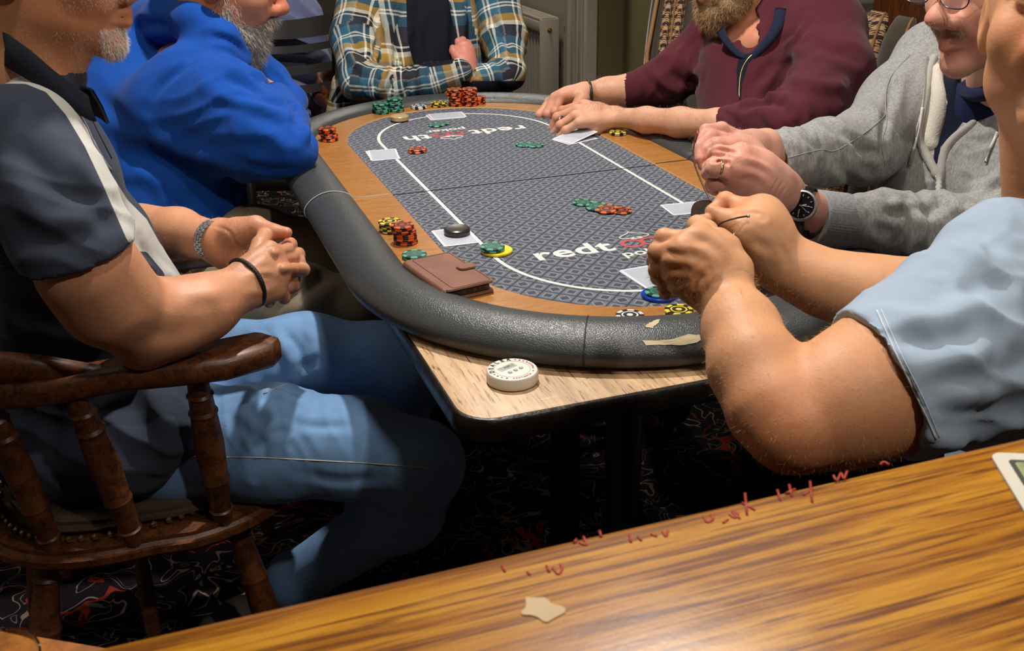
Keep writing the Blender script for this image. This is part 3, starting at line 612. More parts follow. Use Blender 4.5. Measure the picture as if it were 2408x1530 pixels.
# beer mat
q0 = T(2326, 1063, BZ+.0015); q1 = T(2426, 1228, BZ+.0015); dv = (q1-q0)[:2]; ln = np.linalg.norm(dv); dv /= ln; nv = np.array([-dv[1], dv[0]])
bmz = math.atan2(dv[1], dv[0]); cm = q0[:2]+dv*.0465+nv*.0465
mat_ = thing('beer_mat', (cm[0], cm[1], BZ), 'square white-bordered beer mat on the bar at the right edge', 'beer mat')
BM = Matrix.Translation((cm[0], cm[1], BZ)) @ Matrix.Rotation(bmz, 4, 'Z')
for nm, s_, z0, z1, r_, mt in (('card_board', .0465, .0003, .0016, .007, M('mat_white', H('#c9c4b4'), .8)), ('printed_panel', .0385, .0016, .00175, .003, M('mat_frame', H('#3f4038'), .8)), ('printed_centre', .0355, .00175, .0019, .002, M('mat_green', H('#8f9468'), .8, var=.3, vs=50))):
    prism(nm, [tuple((BM @ Vector((x, y, 0)))[:2]) for x, y in rrect(-s_, s_, -s_, s_, r_)], BZ+z0, BZ+z1, mt, mat_)
# low table and glass, bottom left corner
lt = thing('side_table', (-1.05, -1.2, 0), 'orange wooden side table edge at the bottom left behind the bar', 'table')
a_, b2 = T(0, 1476, .90), T(215, 1512, .90); dd = (b2-a_)[:2]; dd /= np.linalg.norm(dd); nn = np.array([dd[1], -dd[0]]); 
a_ = a_[:2]-dd*.35; c_ = [a_, a_+dd*.62, a_+dd*.62+nn*.25, a_+nn*.25]
prism('tabletop', c_[::-1], .87, .90, wood('orange_pine', H('#7a4413'), H('#a8661d'), (8, 8, 8)), lt, .004)
cen = np.mean(c_, axis=0); tube('pedestal', [(cen[0], cen[1], .02), (cen[0], cen[1], .87)], .035, mPanelW, lt, 14); lathe('base', [(.17, 0), (.17, .02), (.05, .04)], mPanelW, lt, 28, Matrix.Translation((cen[0], cen[1], 0)))
g0 = T(-42, 1560, 1.0); gl = thing('drinking_glass', (g0[0], g0[1], .90), 'rim of a clear drinking glass at the bottom left corner', 'glass')
mGlass = M('glass', (.95, .97, .95), .03, trans=1); 
lathe('glass_body', [(.020, 0), (.024, .001), (.0295, .10), (.0285, .1005), (.023, .006), (.001, .005)], mGlass, gl, 40, Matrix.Translation((g0[0], g0[1], .9003)))
# ================================================================= organic surfaces: signed distance bodies meshed with openvdb
class Body:
    def __init__(s): s.pr = []; s.hand_boxes = []
    def seg(s, a, b, ra, rb, k=.012, op=0, fd=None, ff=1.0):
        s.pr.append(('c', np.array(a, float), np.array(b, float), ra, rb, k, op, fd, ff)); return s
    def ch(s, pts, k=.012, op=0, fd=None, ff=1.0):      # pts: (px, py, depth, radius in px)
        q = [(P(p[0], p[1], p[2]), p[3]*p[2]/FPX) for p in pts]
        if len(q) == 1: q = q*2
        for (a, ra), (b, rb) in zip(q[:-1], q[1:]): s.seg(a, b, ra, rb, k, op, fd, ff)
        return s
    def ell(s, c, R, rad, k=.012, op=0):
        s.pr.append(('e', np.array(c, float), np.array(R, float), np.array(rad, float), k, op)); return s
    def ep(s, px, py, d, rx, ry, rz, roll=0, k=.012, op=0):   # px-sized ellipsoid in view axes, rz in px too
        a = math.radians(roll); X = CR*math.cos(a)+CU*math.sin(a); Y = -CR*math.sin(a)+CU*math.cos(a)
        return s.ell(P(px, py, d), [X, Y, CF], np.array([rx, ry, rz])*d/FPX, k, op)
    def cut(s, c, n, R): s.pr.append(('p', np.array(c, float), np.array(n, float)/np.linalg.norm(n), R)); return s
    def bounds(s):
        lo = np.full(3, 9.); hi = np.full(3, -9.)
        for p in s.pr:
            if p[0] == 'c' and p[6] == 0:
                for q, r in ((p[1], p[3]), (p[2], p[4])): r = r*max(1, p[8]); lo = np.minimum(lo, q-r); hi = np.maximum(hi, q+r)
            elif p[0] == 'e' and p[5] == 0: r = p[3].max(); lo = np.minimum(lo, p[1]-r); hi = np.maximum(hi, p[1]+r)
        return lo-.02, hi+.02
    def grid(s, lo, hi, vox):
        n = np.ceil((hi-lo)/vox).astype(int)+1; D = np.full(n, .06, np.float32); ax = [(lo[i]+vox*np.arange(n[i])).astype(np.float32) for i in range(3)]
        for p in s.pr:
            if p[0] == 'p':
                c, nn, R = p[1:]; a = np.maximum(0, np.floor((c-R-lo)/vox).astype(int)); b = np.minimum(n, np.ceil((c+R-lo)/vox).astype(int)+1)
                if (a >= b).any(): continue
                sl = tuple(slice(a[i], b[i]) for i in range(3)); x = ax[0][sl[0]][:, None, None]-c[0]; y = ax[1][sl[1]][None, :, None]-c[1]; z = ax[2][sl[2]][None, None, :]-c[2]
                h = x*nn[0]+y*nn[1]+z*nn[2]; D[sl] = np.where(x*x+y*y+z*z < R*R, np.maximum(D[sl], h), D[sl]); continue
            k = p[5] if p[0] == 'c' else p[4]; op = p[6] if p[0] == 'c' else p[5]; m = k+3*vox+.004
            if p[0] == 'c':
                A, B, ra, rb = p[1:5]; rr = max(ra, rb)*max(1, p[8]); l = np.minimum(A, B)-rr-m; h = np.maximum(A, B)+rr+m
            else: rr = p[3].max(); l = p[1]-rr-m; h = p[1]+rr+m
            a = np.maximum(0, np.floor((l-lo)/vox).astype(int)); b = np.minimum(n, np.ceil((h-lo)/vox).astype(int)+1)
            if (a >= b).any(): continue
            sl = tuple(slice(a[i], b[i]) for i in range(3))
            X = ax[0][sl[0]][:, None, None]; Y = ax[1][sl[1]][None, :, None]; Z = ax[2][sl[2]][None, None, :]
            if p[0] == 'c':
                x, y, z = X-A[0], Y-A[1], Z-A[2]; v = B-A; L2 = float(v@v)
                if L2 > 1e-10: t = np.clip((x*v[0]+y*v[1]+z*v[2])/L2, 0, 1)
                else: t = np.zeros((1, 1, 1), np.float32)
                x = x-t*v[0]; y = y-t*v[1]; z = z-t*v[2]
                if p[7] is not None:
                    f = np.array(p[7], float); q = (x*f[0]+y*f[1]+z*f[2])*(1/p[8]-1); x = x+q*f[0]; y = y+q*f[1]; z = z+q*f[2]
                d = np.sqrt(x*x+y*y+z*z)-(ra+t*(rb-ra))
            else:
                c, R, rad = p[1:4]; x, y, z = X-c[0], Y-c[1], Z-c[2]; g = 0; g2 = 0
                for i in range(3): q = (x*R[i][0]+y*R[i][1]+z*R[i][2])/rad[i]; g = g+q*q; g2 = g2+(q/rad[i])**2
                g = np.sqrt(g); d = g*(g-1)/np.maximum(np.sqrt(g2), 1e-6)
            E = D[sl]
            if op == 0: hh = np.maximum(k-np.abs(E-d), 0)/max(k, 1e-6); D[sl] = np.minimum(E, d)-hh*hh*k*.25
            else: hh = np.maximum(k-np.abs(E+d), 0)/max(k, 1e-6); D[sl] = np.maximum(E, -d)+hh*hh*k*.25
        return D
    def surf(s, vox, fine=(), lo=None, hi=None):
        l, h = s.bounds(); lo = l if lo is None else np.maximum(l, lo); hi = h if hi is None else np.minimum(h, hi)
        out = []; off = 0; VV = []; FF = []
        regs = [(lo, hi, vox, fine)]+[(np.array(a)-3*v, np.array(b)+3*v, v, None) for a, b, v in fine]
        for (a, b, vx, cutb) in regs:
            D = s.grid(a, b, vx); g = vdb.FloatGrid(.06); g.copyFromArray(D); pts, quads = g.convertToQuads(isovalue=0)
            pts = pts*vx+a; quads = quads.astype(np.int64)
            if len(quads) == 0: continue
            cen = pts[quads].mean(1)
            if cutb:
                keep = np.ones(len(quads), bool)
                for (x, y, v) in cutb: keep &= ~((cen > np.array(x)+vx*.6).all(1) & (cen < np.array(y)-vx*.6).all(1))
                quads = quads[keep]
            elif cutb is None: quads = quads[((cen > a+3*vx) & (cen < b-3*vx)).all(1)]
            VV.append(pts); FF.append(quads+off); off += len(pts)
        V = np.concatenate(VV); F = np.concatenate(FF); used = np.unique(F); mp = np.zeros(len(V), np.int64); mp[used] = np.arange(len(used)); V = V[used]; F = mp[F]
        q = V[F]; vol = np.einsum('ij,ij->i', q[:, 0], np.cross(q[:, 1], q[:, 2])).sum()+np.einsum('ij,ij->i', q[:, 0], np.cross(q[:, 2], q[:, 3])).sum()
        if vol < 0: F = F[:, ::-1].copy()
        return V, F
def vnorm(V, F):
    n = np.cross(V[F[:, 2]]-V[F[:, 0]], V[F[:, 3]]-V[F[:, 1]]); N = np.zeros_like(V)
    for k in range(4): np.add.at(N, F[:, k], n)
    return N/np.maximum(np.linalg.norm(N, axis=1, keepdims=True), 1e-12)
def fast_mesh(name, V, F, mats, attrs=None, uv=None, fm=None):
    me = bpy.data.meshes.new(name); nv, nf = len(V), len(F); k = F.shape[1]
    me.vertices.add(nv); me.vertices.foreach_set('co', V.astype(np.float32).ravel()); me.loops.add(nf*k); me.loops.foreach_set('vertex_index', F.astype(np.int32).ravel())
    me.polygons.add(nf); me.polygons.foreach_set('loop_start', np.arange(0, nf*k, k, dtype=np.int32)); me.update(calc_edges=True)
    me.polygons.foreach_set('use_smooth', np.ones(nf, bool))
    for m in (mats if isinstance(mats, (list, tuple)) else [mats]): me.materials.append(m)
    if fm is not None: me.polygons.foreach_set('material_index', np.asarray(fm, np.int32))
    for a, v in (attrs or {}).items():
        if v.ndim == 1: at = me.attributes.new(a, 'FLOAT', 'POINT'); at.data.foreach_set('value', v.astype(np.float32))
        else: at = me.attributes.new(a, 'FLOAT_COLOR', 'POINT'); at.data.foreach_set('color', np.c_[v, np.ones(len(v))].astype(np.float32).ravel())
    if uv is not None: l = me.uv_layers.new(name='uv'); l.data.foreach_set('uv', uv.astype(np.float32).ravel())
    me.update(); return me
def bvh(V, F): return BVHTree.FromPolygons([tuple(v) for v in V], [tuple(f) for f in F.tolist()])
def hit(bt, px, py):
    v = CF+(px-1204)/FPX*CR-(py-765)/FPX*CU; v = v/np.linalg.norm(v); r = bt.ray_cast(Vector(CAM), Vector(v)); return (np.array(r[0]), np.array(r[1])) if r[0] is not None else (None, None)
def on_surf(bt, pts, n=5, lift=0.0):
    out = []; nn = []; prev = None
    for p in (spline(pts, n) if len(pts) > 2 else [np.array(pts[0])+(np.array(pts[1])-np.array(pts[0]))*k/n for k in range(n+1)]):
        h, nr = hit(bt, *p)
        if h is None: continue
        if prev is not None and np.linalg.norm(h-prev) > .12: continue
        out.append(h+nr*lift); nn.append(nr); prev = h
    return out, nn
def dist_poly(V, L):
    L = np.array(L); best = np.full(len(V), 9.); 
    for a, b in zip(L[:-1], L[1:]):
        v = b-a; t = np.clip(((V-a)@v)/max(v@v, 1e-12), 0, 1); best = np.minimum(best, np.linalg.norm(V-a-t[:, None]*v, axis=1))
    return best
def folds(V, N, bt, specs):    # (pixel polyline, width m, amplitude m): raised (+) or sunken (-) creases laid on the cloth
    D = np.zeros(len(V))
    for pts, w_, a_ in specs:
        L, nn = on_surf(bt, pts, 3)
        if len(L) < 2: continue
        L = np.array(L); lo = L.min(0)-3*w_; hi = L.max(0)+3*w_; m = ((V > lo) & (V < hi)).all(1); idx = np.nonzero(m)[0]
        if len(idx) == 0: continue
        d = dist_poly(V[idx], L); ends = np.minimum(np.linalg.norm(V[idx]-L[0], axis=1), np.linalg.norm(V[idx]-L[-1], axis=1)); tot = np.linalg.norm(L[-1]-L[0])+1e-6
        fac = np.clip(ends/(tot*.3), .25, 1); D[idx] += a_*fac*(np.exp(-(d/w_)**2)-.35*np.exp(-((d-1.7*w_)/w_)**2))
    return D
def ripple(V, c, R, direction, lam, amp, seed=0):
    r = np.random.RandomState(seed); d = np.array(direction, float); d /= np.linalg.norm(d); q = V-np.array(c)
    w_ = np.exp(-(np.linalg.norm(q, axis=1)/R)**2); ph = q@d*2*math.pi/lam
    for k in range(3):
        u = r.randn(3); u /= np.linalg.norm(u); ph = ph+1.1*np.sin(q@u*2*math.pi/(lam*r.uniform(2.2, 4))+r.uniform(0, 6))
    return amp*w_*(1-2*np.abs(np.sin(ph/2))**.8)
def sdpoly(px, py, poly):
    poly = np.array(poly, float); d = np.full(len(px), 1e9); ins = np.zeros(len(px), bool)
    for i in range(len(poly)):
        a, b = poly[i], poly[(i+1) % len(poly)]; v = b-a; t = np.clip(((px-a[0])*v[0]+(py-a[1])*v[1])/max(v@v, 1e-9), 0, 1)
        d = np.minimum(d, np.hypot(px-a[0]-t*v[0], py-a[1]-t*v[1])); c = (a[1] > py) != (b[1] > py)
        with np.errstate(divide='ignore', invalid='ignore'): ins ^= c & (px < (b[0]-a[0])*(py-a[1])/(b[1]-a[1]+1e-12)+a[0])
    return np.where(ins, d, -d)
def region(V, N, poly, back=False):      # signed pixel-size distance inside a drawn panel, front-facing side only
    x, y, d = PJ(V); s = sdpoly(x, y, poly); f = ((CAM-V)*N).sum(1); return s if back else np.where(f > -.05*d, s, -50)

# ---- materials of people
def m_skin(name, base, red=(.75, .28, .20), rough=.45, hair=0):
    m, t, b = nt(name); v = coords(t); at = nd(t, 'ShaderNodeAttribute', attribute_name='Col')
    n = noise(t, v, 55, 4, .6); c = mixc(t, ramp(t, n, [(.35, (0, 0, 0)), (.75, (.35, .35, .35))]), base, tuple(base[i]*.6+red[i]*.4 for i in range(3)))
    n2 = noise(t, v, 16, 2); c = mixc(t, .5, c, mixc(t, n2, (.78, .74, .72), (1.15, 1.12, 1.1)), 'MULTIPLY'); c = mixc(t, 1, c, at.outputs['Color'], 'MULTIPLY')
    t.links.new(c, b.inputs['Base Color']); b.inputs['Roughness'].default_value = rough; b.inputs['Specular IOR Level'].default_value = .34
    b.inputs['Subsurface Weight'].default_value = .12; b.inputs['Subsurface Radius'].default_value = (1, .35, .2); b.inputs['Subsurface Scale'].default_value = .006
    n3 = noise(t, v, 420, 4, .7); n4 = noise(t, coords(t, (1, 1, 1)), 90, 3, .6); bump(t, b, mth(t, 'ADD', n3, mth(t, 'MULTIPLY', n4, 1.4)), .28, .0012); return m
def m_cloth(name, base, alt=None, weave=900, var=.15, rough=.85, bs=.3, heather=0, sheen=.05, alt2=None, base_out=None):
    m, t, b = nt(name); v = coords(t); n = noise(t, v, 12, 4, .6); c = ramp(t, n, [(.3, tuple(x*(1-var) for x in base)), (.7, tuple(min(1, x*(1+var)) for x in base))])
    w_ = noise(t, v, weave, 2, .6)
    if heather:
        h = noise(t, coords(t, (1, 1, .35)), 260, 3, .75); c = mixc(t, ramp(t, h, [(.38, (heather,)*3), (.6, (0, 0, 0))]), c, tuple(x*.55 for x in base))
    if alt is not None:
        at = nd(t, 'ShaderNodeAttribute', attribute_name='panel'); k = mth(t, 'MULTIPLY_ADD', at.outputs['Fac'], .7, .5); k = mth(t, 'MAXIMUM', mth(t, 'MINIMUM', k, 1.0), 0.0); c = mixc(t, k, c, alt)
        if alt2 is not None:
            at = nd(t, 'ShaderNodeAttribute', attribute_name='panel2'); k = mth(t, 'MULTIPLY_ADD', at.outputs['Fac'], .7, .5); k = mth(t, 'MAXIMUM', mth(t, 'MINIMUM', k, 1.0), 0.0); c = mixc(t, k, c, alt2)
    c = mixc(t, .35, c, mixc(t, w_, (.6, .6, .6), (1.2, 1.2, 1.2)), 'MULTIPLY'); t.links.new(c, b.inputs['Base Color']); b.inputs['Roughness'].default_value = rough; b.inputs['Specular IOR Level'].default_value = .2; b.inputs['Sheen Weight'].default_value = sheen
    bump(t, b, w_, bs, .0012); return m
def m_hair(name, c, c2): return M(name, c, .6, var=.4, vs=120, bmp=.8, bs=300, bd=.004)

# ---- head in its own frame: x to its right, y forward, z up (metres)
def frame(fwd, up=(0, 0, 1)):
    f = np.array(fwd, float); f /= np.linalg.norm(f); r = np.cross(f, np.array(up, float)); r /= np.linalg.norm(r); u = np.cross(r, f); return np.array([r, f, u])
def head(b, mouth, fwd, up=(0, 0, 1), sc_=1.0, nose=1.0, neck=None, jowl=0, smile=0, ear=(.079, -.008)):
    R = frame(fwd, up); c = np.array(mouth)-sc_*(R.T@np.array([0, .094, -.066]))
    W_ = lambda p: c+sc_*(R.T@np.array(p, float))
    E = lambda p, r, k=.02, op=0: b.ell(W_(p), R, np.array(r)*sc_, k*sc_, op)
    S = lambda p, q, r1, r2, k=.01, op=0: b.seg(W_(p), W_(q), r1*sc_, r2*sc_, k*sc_, op)
    E((0, -.015, .040), (.077, .098, .085), .02); E((0, .025, -.02), (.064, .068, .085), .03)
    E((0, .018, -.068), (.057+jowl, .062, .042), .03); E((0, .074, -.101), (.024, .020, .019), .022)
    for s in (-1, 1):
        E((s*.040, .060, -.024), (.026, .026, .028), .02); S((s*.052, .070, .030), (s*.014, .090, .027), .008, .009, .012)
        E((s*.032, .102, .010), (.019, .016, .012), .010, 1)
        E((s*ear[0], ear[1], -.002), (.010, .019, .033), .006); E((s*(ear[0]+.011), ear[1]+.008, .0), (.007, .010, .018), .006, 1)
        E((s*.0135*nose, .102, -.036), (.0085*nose, .010, .0085), .006); S((s*.008, .108, -.046), (s*.007, .104, -.038), .0035, .0035, .002, 1)
        S((s*.030, .078, -.050), (s*.021, .092, -.036), .006, .006, .02)
        E((s*.032, .0800, .010), (.0150, .0138, .0130), .003); S((s*.044, .0905, .0090), (s*.032, .0948, .0094), .0012, .0042, .0010, 1); S((s*.032, .0948, .0094), (s*.021, .0915, .0085), .0042, .0012, .0010, 1)
    S((0, .090, .012), (0, .112, -.024), .0085, .0105, .012); E((0, .1145, -.031), (.0125*nose, .012*nose, .0105), .01)
    S((0, .106, -.041), (0, .096, -.054), .005, .0045, .01)
    z1, z2 = -.061, -.0715
    S((-.026, .078, -.064+smile), (0, .0975, z1), .0035, .0060, .006); S((.026, .078, -.064+smile), (0, .0975, z1), .0035, .0060, .006)
    S((-.022, .080, -.069+smile), (0, .0965, z2), .0035, .0068, .006); S((.022, .080, -.069+smile), (0, .0965, z2), .0035, .0068, .006)
    S((-.022, .0925, -.0662), (0, .096, -.0662), .0003, .0017, .0022, 1); S((.022, .0925, -.0662), (0, .096, -.0662), .0003, .0017, .0022, 1)
    if neck is not None: b.seg(W_((0, -.025, -.05)), neck, .056*sc_, .062*sc_, .03)
    return R, c, W_
def eyes(W_, R, parent, sc_, iris=(.12, .2, .25)):
    me_ = M('eye_white', (.75, .72, .68), .2); mi = M('iris', iris, .15)
    for s in (-1, 1):
        c = W_((s*.032, .0803, .0095)); o = mk('eyeball', *uvsphere(c, .0122*sc_), me_, parent); c2 = W_((s*.032, .0885, .0090)); mk('iris', *uvsphere(c2, .0048*sc_), mi, o)
def uvsphere(c, r, n=14):
    V, F = lathe_data([(max(1e-5, r*math.sin(math.pi*i/n)), -r*math.cos(math.pi*i/n)) for i in range(n+1)], 18, Matrix.Translation([float(x) for x in c])); return V, F
# ---- hands: every joint given as a point; radii in metres
def hand(b, wrist, wr, mcps, fingers, thumb, fs=1.0, palm=.0125, kp=.016, web=None):
    """wrist=(px,py,d); mcps 4; fingers 4 x joints after mcp (PIP, DIP, tip); thumb: (cmc, mcp, ip, tip)"""
    Wp = P(*wrist); pts = [Wp]
    M_ = [P(*m) for m in mcps]; acr = M_[-1]-M_[0]; acr /= np.linalg.norm(acr)+1e-9
    for i, m in enumerate(M_):
        a = Wp+acr*((i-1.5)*.0095)*fs; b.seg(a, m, palm*1.15*fs, (palm-.001)*fs, kp*fs); pts.append(m)
    for i in range(3): b.seg((Wp*.45+M_[i]*.55), (Wp*.45+M_[i+1]*.55), palm*1.05*fs, palm*1.05*fs, kp*fs); b.seg(M_[i]*.88+Wp*.12, M_[i+1]*.88+Wp*.12, palm*.85*fs, palm*.85*fs, .008)
    rad = [(.0108, .0094, .0082, .0066), (.0112, .0098, .0086, .0069), (.0106, .0093, .0081, .0066), (.0092, .0082, .0072, .0060)]
    for i, f in enumerate(fingers):
        if f is None: continue
        J = [M_[i]]+[P(*q) for q in f]; r = rad[i]; pts += J
        for j in range(len(J)-1): b.seg(J[j], J[j+1], r[min(j, 3)]*fs, r[min(j+1, 3)]*fs, .0035)
        if len(J) > 2: b.seg(J[1], J[1], r[1]*1.06*fs, r[1]*1.06*fs, .004)
    if thumb:
        J = [P(*q) for q in thumb]; r = (.017, .0128, .0112, .0082); pts += J
        for j in range(len(J)-1): b.seg(J[j], J[j+1], r[j]*fs, r[j+1]*fs, .012 if j == 0 else .004)
    pts = np.array(pts); b.hand_boxes.append((pts.min(0)-.022, pts.max(0)+.022)); return pts
def tint(V, spots, base=(1, 1, 1)):
    C = np.tile(np.array(base, float), (len(V), 1))
    for c, r, col in spots:
        w_ = np.exp(-(np.linalg.norm(V-np.array(c), axis=1)/r)**2)[:, None]; C = C*(1-w_)+np.array(col)*w_
    return C
def skin_obj(b, parent, mat, vox=.0045, hv=.0022, name='body', spots=(), extra=(), lo=None, hi=None, disp=None, specs=()):
    fine = [(a, c, hv) for a, c in b.hand_boxes]+list(extra); V, F = b.surf(vox, fine, lo, hi)
    if specs:
        N = vnorm(V, F); V = V+N*folds(V, N, bvh(V, F), specs)[:, None]
    o = put(name, fast_mesh(name, V, F, mat, {'Col': tint(V, spots)}), parent); return o, V, F
def cloth_obj(name, b, parent, mat, vox=.005, specs=(), rip=(), panel=None, lo=None, hi=None, post=None, uvf=None, extra_attr=None, panel2=None):
    V, F = b.surf(vox, (), lo, hi); N = vnorm(V, F); bt = bvh(V, F); D = folds(V, N, bt, specs)
    for r in rip: D = D+ripple(V, *r)
    V = V+N*D[:, None]; N = vnorm(V, F); at = {}
    if panel2: at['panel2'] = np.max([region(V, N, p) for p in panel2], axis=0)
    if panel: at['panel'] = np.max([region(V, N, p) for p in panel], axis=0)
    uv = uvf(V, F) if uvf else None
    me = fast_mesh(name, V, F, mat, at, uv); o = put(name, me, parent); return o, V, F, bvh(V, F)
def strands(name, V, F, mask, n, ln, rad, mat, parent, droop=(0, 0, -.4), seed=1, rnd=.5):
    r = np.random.RandomState(seed); N = vnorm(V, F); cand = np.nonzero(mask)[0]
    if len(cand) == 0: return
    idx = cand[r.randint(0, len(cand), n)]; p = V[idx]+r.randn(n, 3)*.0012; d = N[idx]+np.array(droop)+r.randn(n, 3)*rnd; d /= np.linalg.norm(d, axis=1, keepdims=True)
    L = ln*r.uniform(.5, 1.2, n)[:, None]; s = np.cross(d, r.randn(n, 3)); s /= np.linalg.norm(s, axis=1, keepdims=True); c2 = d+np.array(droop)*.7+r.randn(n, 3)*.25; c2 /= np.linalg.norm(c2, axis=1, keepdims=True)
    a = p-N[idx]*.001; m_ = a+d*L*.5; e = m_+c2*L*.5
    V2 = np.stack([a-s*rad, a+s*rad, m_+s*rad*.8, m_-s*rad*.8, e+s*rad*.15, e-s*rad*.15], 1).reshape(-1, 3); k = np.arange(n)[:, None]*6; F2 = np.concatenate([k+[0, 1, 2, 3], k+[3, 2, 4, 5]])
    o = put(name, fast_mesh(name, V2, F2, mat), parent); o['kind'] = 'stuff'; return o
def lay_tube(name, bt, pts, r, mat, parent, lift=.0003, n=6, flat=1):
    L, nn = on_surf(bt, pts, 5, lift)
    if len(L) > 1: return tube(name, L, r, mat, parent, n)
# ================================================================= person A: seated man in a navy polo shirt, left foreground
A = thing('person', (-.80, -.27, 0), 'seated man in navy polo with white band and jeans, hands clasped, in wooden armchair', 'person')
skA = m_skin('skin_tanned', H('#cc9470'), H('#b0603f'), .42)
b = Body()
R, c, W_ = head(b, P(291, 39, 1.42), CR*1.0+CF*.06+np.array([0, 0, -.05]), (0, 0, 1), 1.06, neck=P(70, 150, 1.44), jowl=.004)
b.ch([(95, 120, 1.43, 92), (40, 260, 1.45, 110)], .03)
# torso (inside the shirt), arms
b.ch([(60, 330, 1.54, 90), (150, 640, 1.68, 90), (200, 950, 1.76, 90)], .05)
b.ch([(80, 340, 1.40, 70), (175, 560, 1.375, 98), (205, 630, 1.38, 112), (255, 700, 1.42, 106)], .02); b.ch([(255, 700, 1.42, 106), (345, 762, 1.49, 90)], .03)
b.ch([(345, 762, 1.49, 90), (410, 745, 1.50, 84), (480, 722, 1.52, 71), (572, 672, 1.57, 54)], .025)
b.ch([(330, 825, 1.50, 34)], .03)
b.ch([(120, 420, 1.78, 80), (250, 600, 1.86, 66), (330, 560, 1.84, 62)], .03); b.ch([(330, 540, 1.84, 62), (420, 548, 1.80, 56), (505, 566, 1.72, 46)], .02)
# near (right) hand, back towards us
hand(b, (578, 668, 1.575), 0, [(634, 588, 1.60), (652, 612, 1.615), (660, 646, 1.61), (650, 682, 1.60)],
     [[(672, 592, 1.66), (690, 600, 1.70)], [(683, 606, 1.665), (699, 598, 1.70), (704, 592, 1.72)], [(684, 650, 1.66), (695, 655, 1.70)], [(668, 700, 1.64), (678, 690, 1.67)]],
     [(592, 640, 1.60), (612, 575, 1.64), (622, 556, 1.665), (640, 552, 1.68)], 1.05, .0155)
b.ch([(600, 640, 1.585, 34), (636, 640, 1.60, 30)], .02); b.ch([(640, 600, 1.60, 15)], .01)
# far (left) hand, palm side, thumb on top
hand(b, (515, 566, 1.715), 0, [(640, 600, 1.73), (645, 615, 1.73), (645, 640, 1.73), (620, 660, 1.73)],
     [[(682, 575, 1.70), (676, 586, 1.66), (642, 596, 1.585)], [(700, 600, 1.72), (705, 614, 1.69)], [(712, 634, 1.69), (690, 632, 1.63), (664, 632, 1.585)], [(690, 672, 1.67), (678, 676, 1.64)]],
     [(548, 556, 1.70), (604, 530, 1.685), (645, 545, 1.675), (674, 547, 1.67)], 1.1, .016)
b.ch([(560, 548, 1.70, 36), (590, 548, 1.70, 34)], .02); b.ch([(545, 600, 1.715, 34), (575, 610, 1.72, 34)], .02)
b.ch([(632, 714, 1.60, 10), (636, 712, 1.61, 10)], .003)
sp = [(P(680, 550, 1.68), .03, (1.05, .78, .74)), (P(660, 630, 1.62), .03, (1.05, .82, .78)), (P(540, 590, 1.70), .05, (1.05, .88, .86)), (W_((0, .100, -.066)), .015, (.88, .50, .48)), (P(270, 100, 1.40), .045, (1.1, 1.12, 1.12)), (P(150, 40, 1.36), .08, (1.0, .88, .78))]
hA, VA, FA = skin_obj(b, A, skA, .0045, .0021, spots=sp, specs=[([(560, 640), (600, 610), (625, 590)], .006, -.0015), ([(570, 655), (615, 640), (650, 640)], .005, .0016), ([(580, 690), (620, 685), (645, 678)], .005, .0014), ([(560, 600), (585, 575), (590, 540)], .003, -.0012), ([(500, 530), (540, 545), (560, 590)], .003, -.001), ([(330, 790), (420, 780), (480, 740)], .016, -.003), ([(420, 700), (500, 690), (560, 670)], .010, .0015)], extra=[(P(291, 39, 1.42)-.07, P(291, 39, 1.42)+.07, .0026)], lo=np.array([-1.4, -.75, .60]))
eyes(W_, R, A, 1.06)
hb = Body(); hb.ell(W_((0, -.025, .052)), R, np.array([.083, .098, .084])*1.06, .01); hb.ell(W_((0, .075, -.01)), R, [.085, .075, .075], .01, 1)
V, F = hb.surf(.005); put('hair', fast_mesh('hair', V, F, m_hair('grey_hair', H('#8c8780'), None)), A)
x, y, d_ = PJ(VA); q = (VA-c)@R.T/1.06; mk_ = (q[:, 2] < -.028) & (q[:, 1] > -.01) & (q[:, 2] > -.135) & (np.abs(q[:, 2]+.066) > .012) & (x < 330)
strands('stubble', VA, FA, mk_, 5000, .0042, .00010, M('white_stubble', H('#d8cfc4'), .5), A, (0, 0, -.6), 2)
mk_ &= (q[:, 1] > .072) & (q[:, 2] < -.078); strands('stubble', VA, FA, mk_, 3500, .008, .00016, M('white_stubble2', H('#e4ded6'), .5), A, (0, 0, -.8), 3)
x, y, d_ = PJ(VA); am = (x > 330) & (y > 480) & (x < 590) & (y < 800) & (VA[:, 2] < 1.0); strands('arm_hair', VA, FA, am, 2600, .008, .00009, M('arm_hair', H('#a8835c'), .5), A, (0, 0, -.2), 4, .8)
# nails
# polo shirt
navy = H('#3b4150'); mPolo = m_cloth('navy_pique', navy, H('#c3c2ba'), 1100, .12, .85, .35)
s = Body()
s.ch([(20, 240, 1.50, 150), (90, 420, 1.55, 165), (165, 640, 1.65, 175), (215, 850, 1.76, 195), (190, 1010, 1.79, 180)], .05)
s.ch([(250, 560, 1.66, 90), (300, 740, 1.72, 130), (330, 900, 1.76, 140), (330, 1030, 1.76, 120)], .05)
s.ch([(130, 1060, 1.72, 120), (300, 1050, 1.68, 100), (400, 1000, 1.67, 70), (440, 960, 1.69, 50)], .05)
s.ch([(60, 330, 1.37, 135), (125, 470, 1.36, 133), (184, 590, 1.37, 128), (200, 625, 1.375, 128)], .03)
s.ch([(70, 330, 1.70, 120), (180, 560, 1.80, 90)], .04)
s.ch([(90, 170, 1.44, 108), (40, 240, 1.46, 120)], .03)
ax_ = P(255, 720, 1.42)-P(150, 500, 1.35); s.cut(P(199, 594, 1.36), ax_, .10); s.ch([(240, 700, 1.39, 121), (190, 592, 1.37, 121)], .002, 1)
R2 = P(95, 20, 1.43); s.seg(P(100, 60, 1.43), P(75, 200, 1.44), .062, .060, .004, 1)      # neck opening
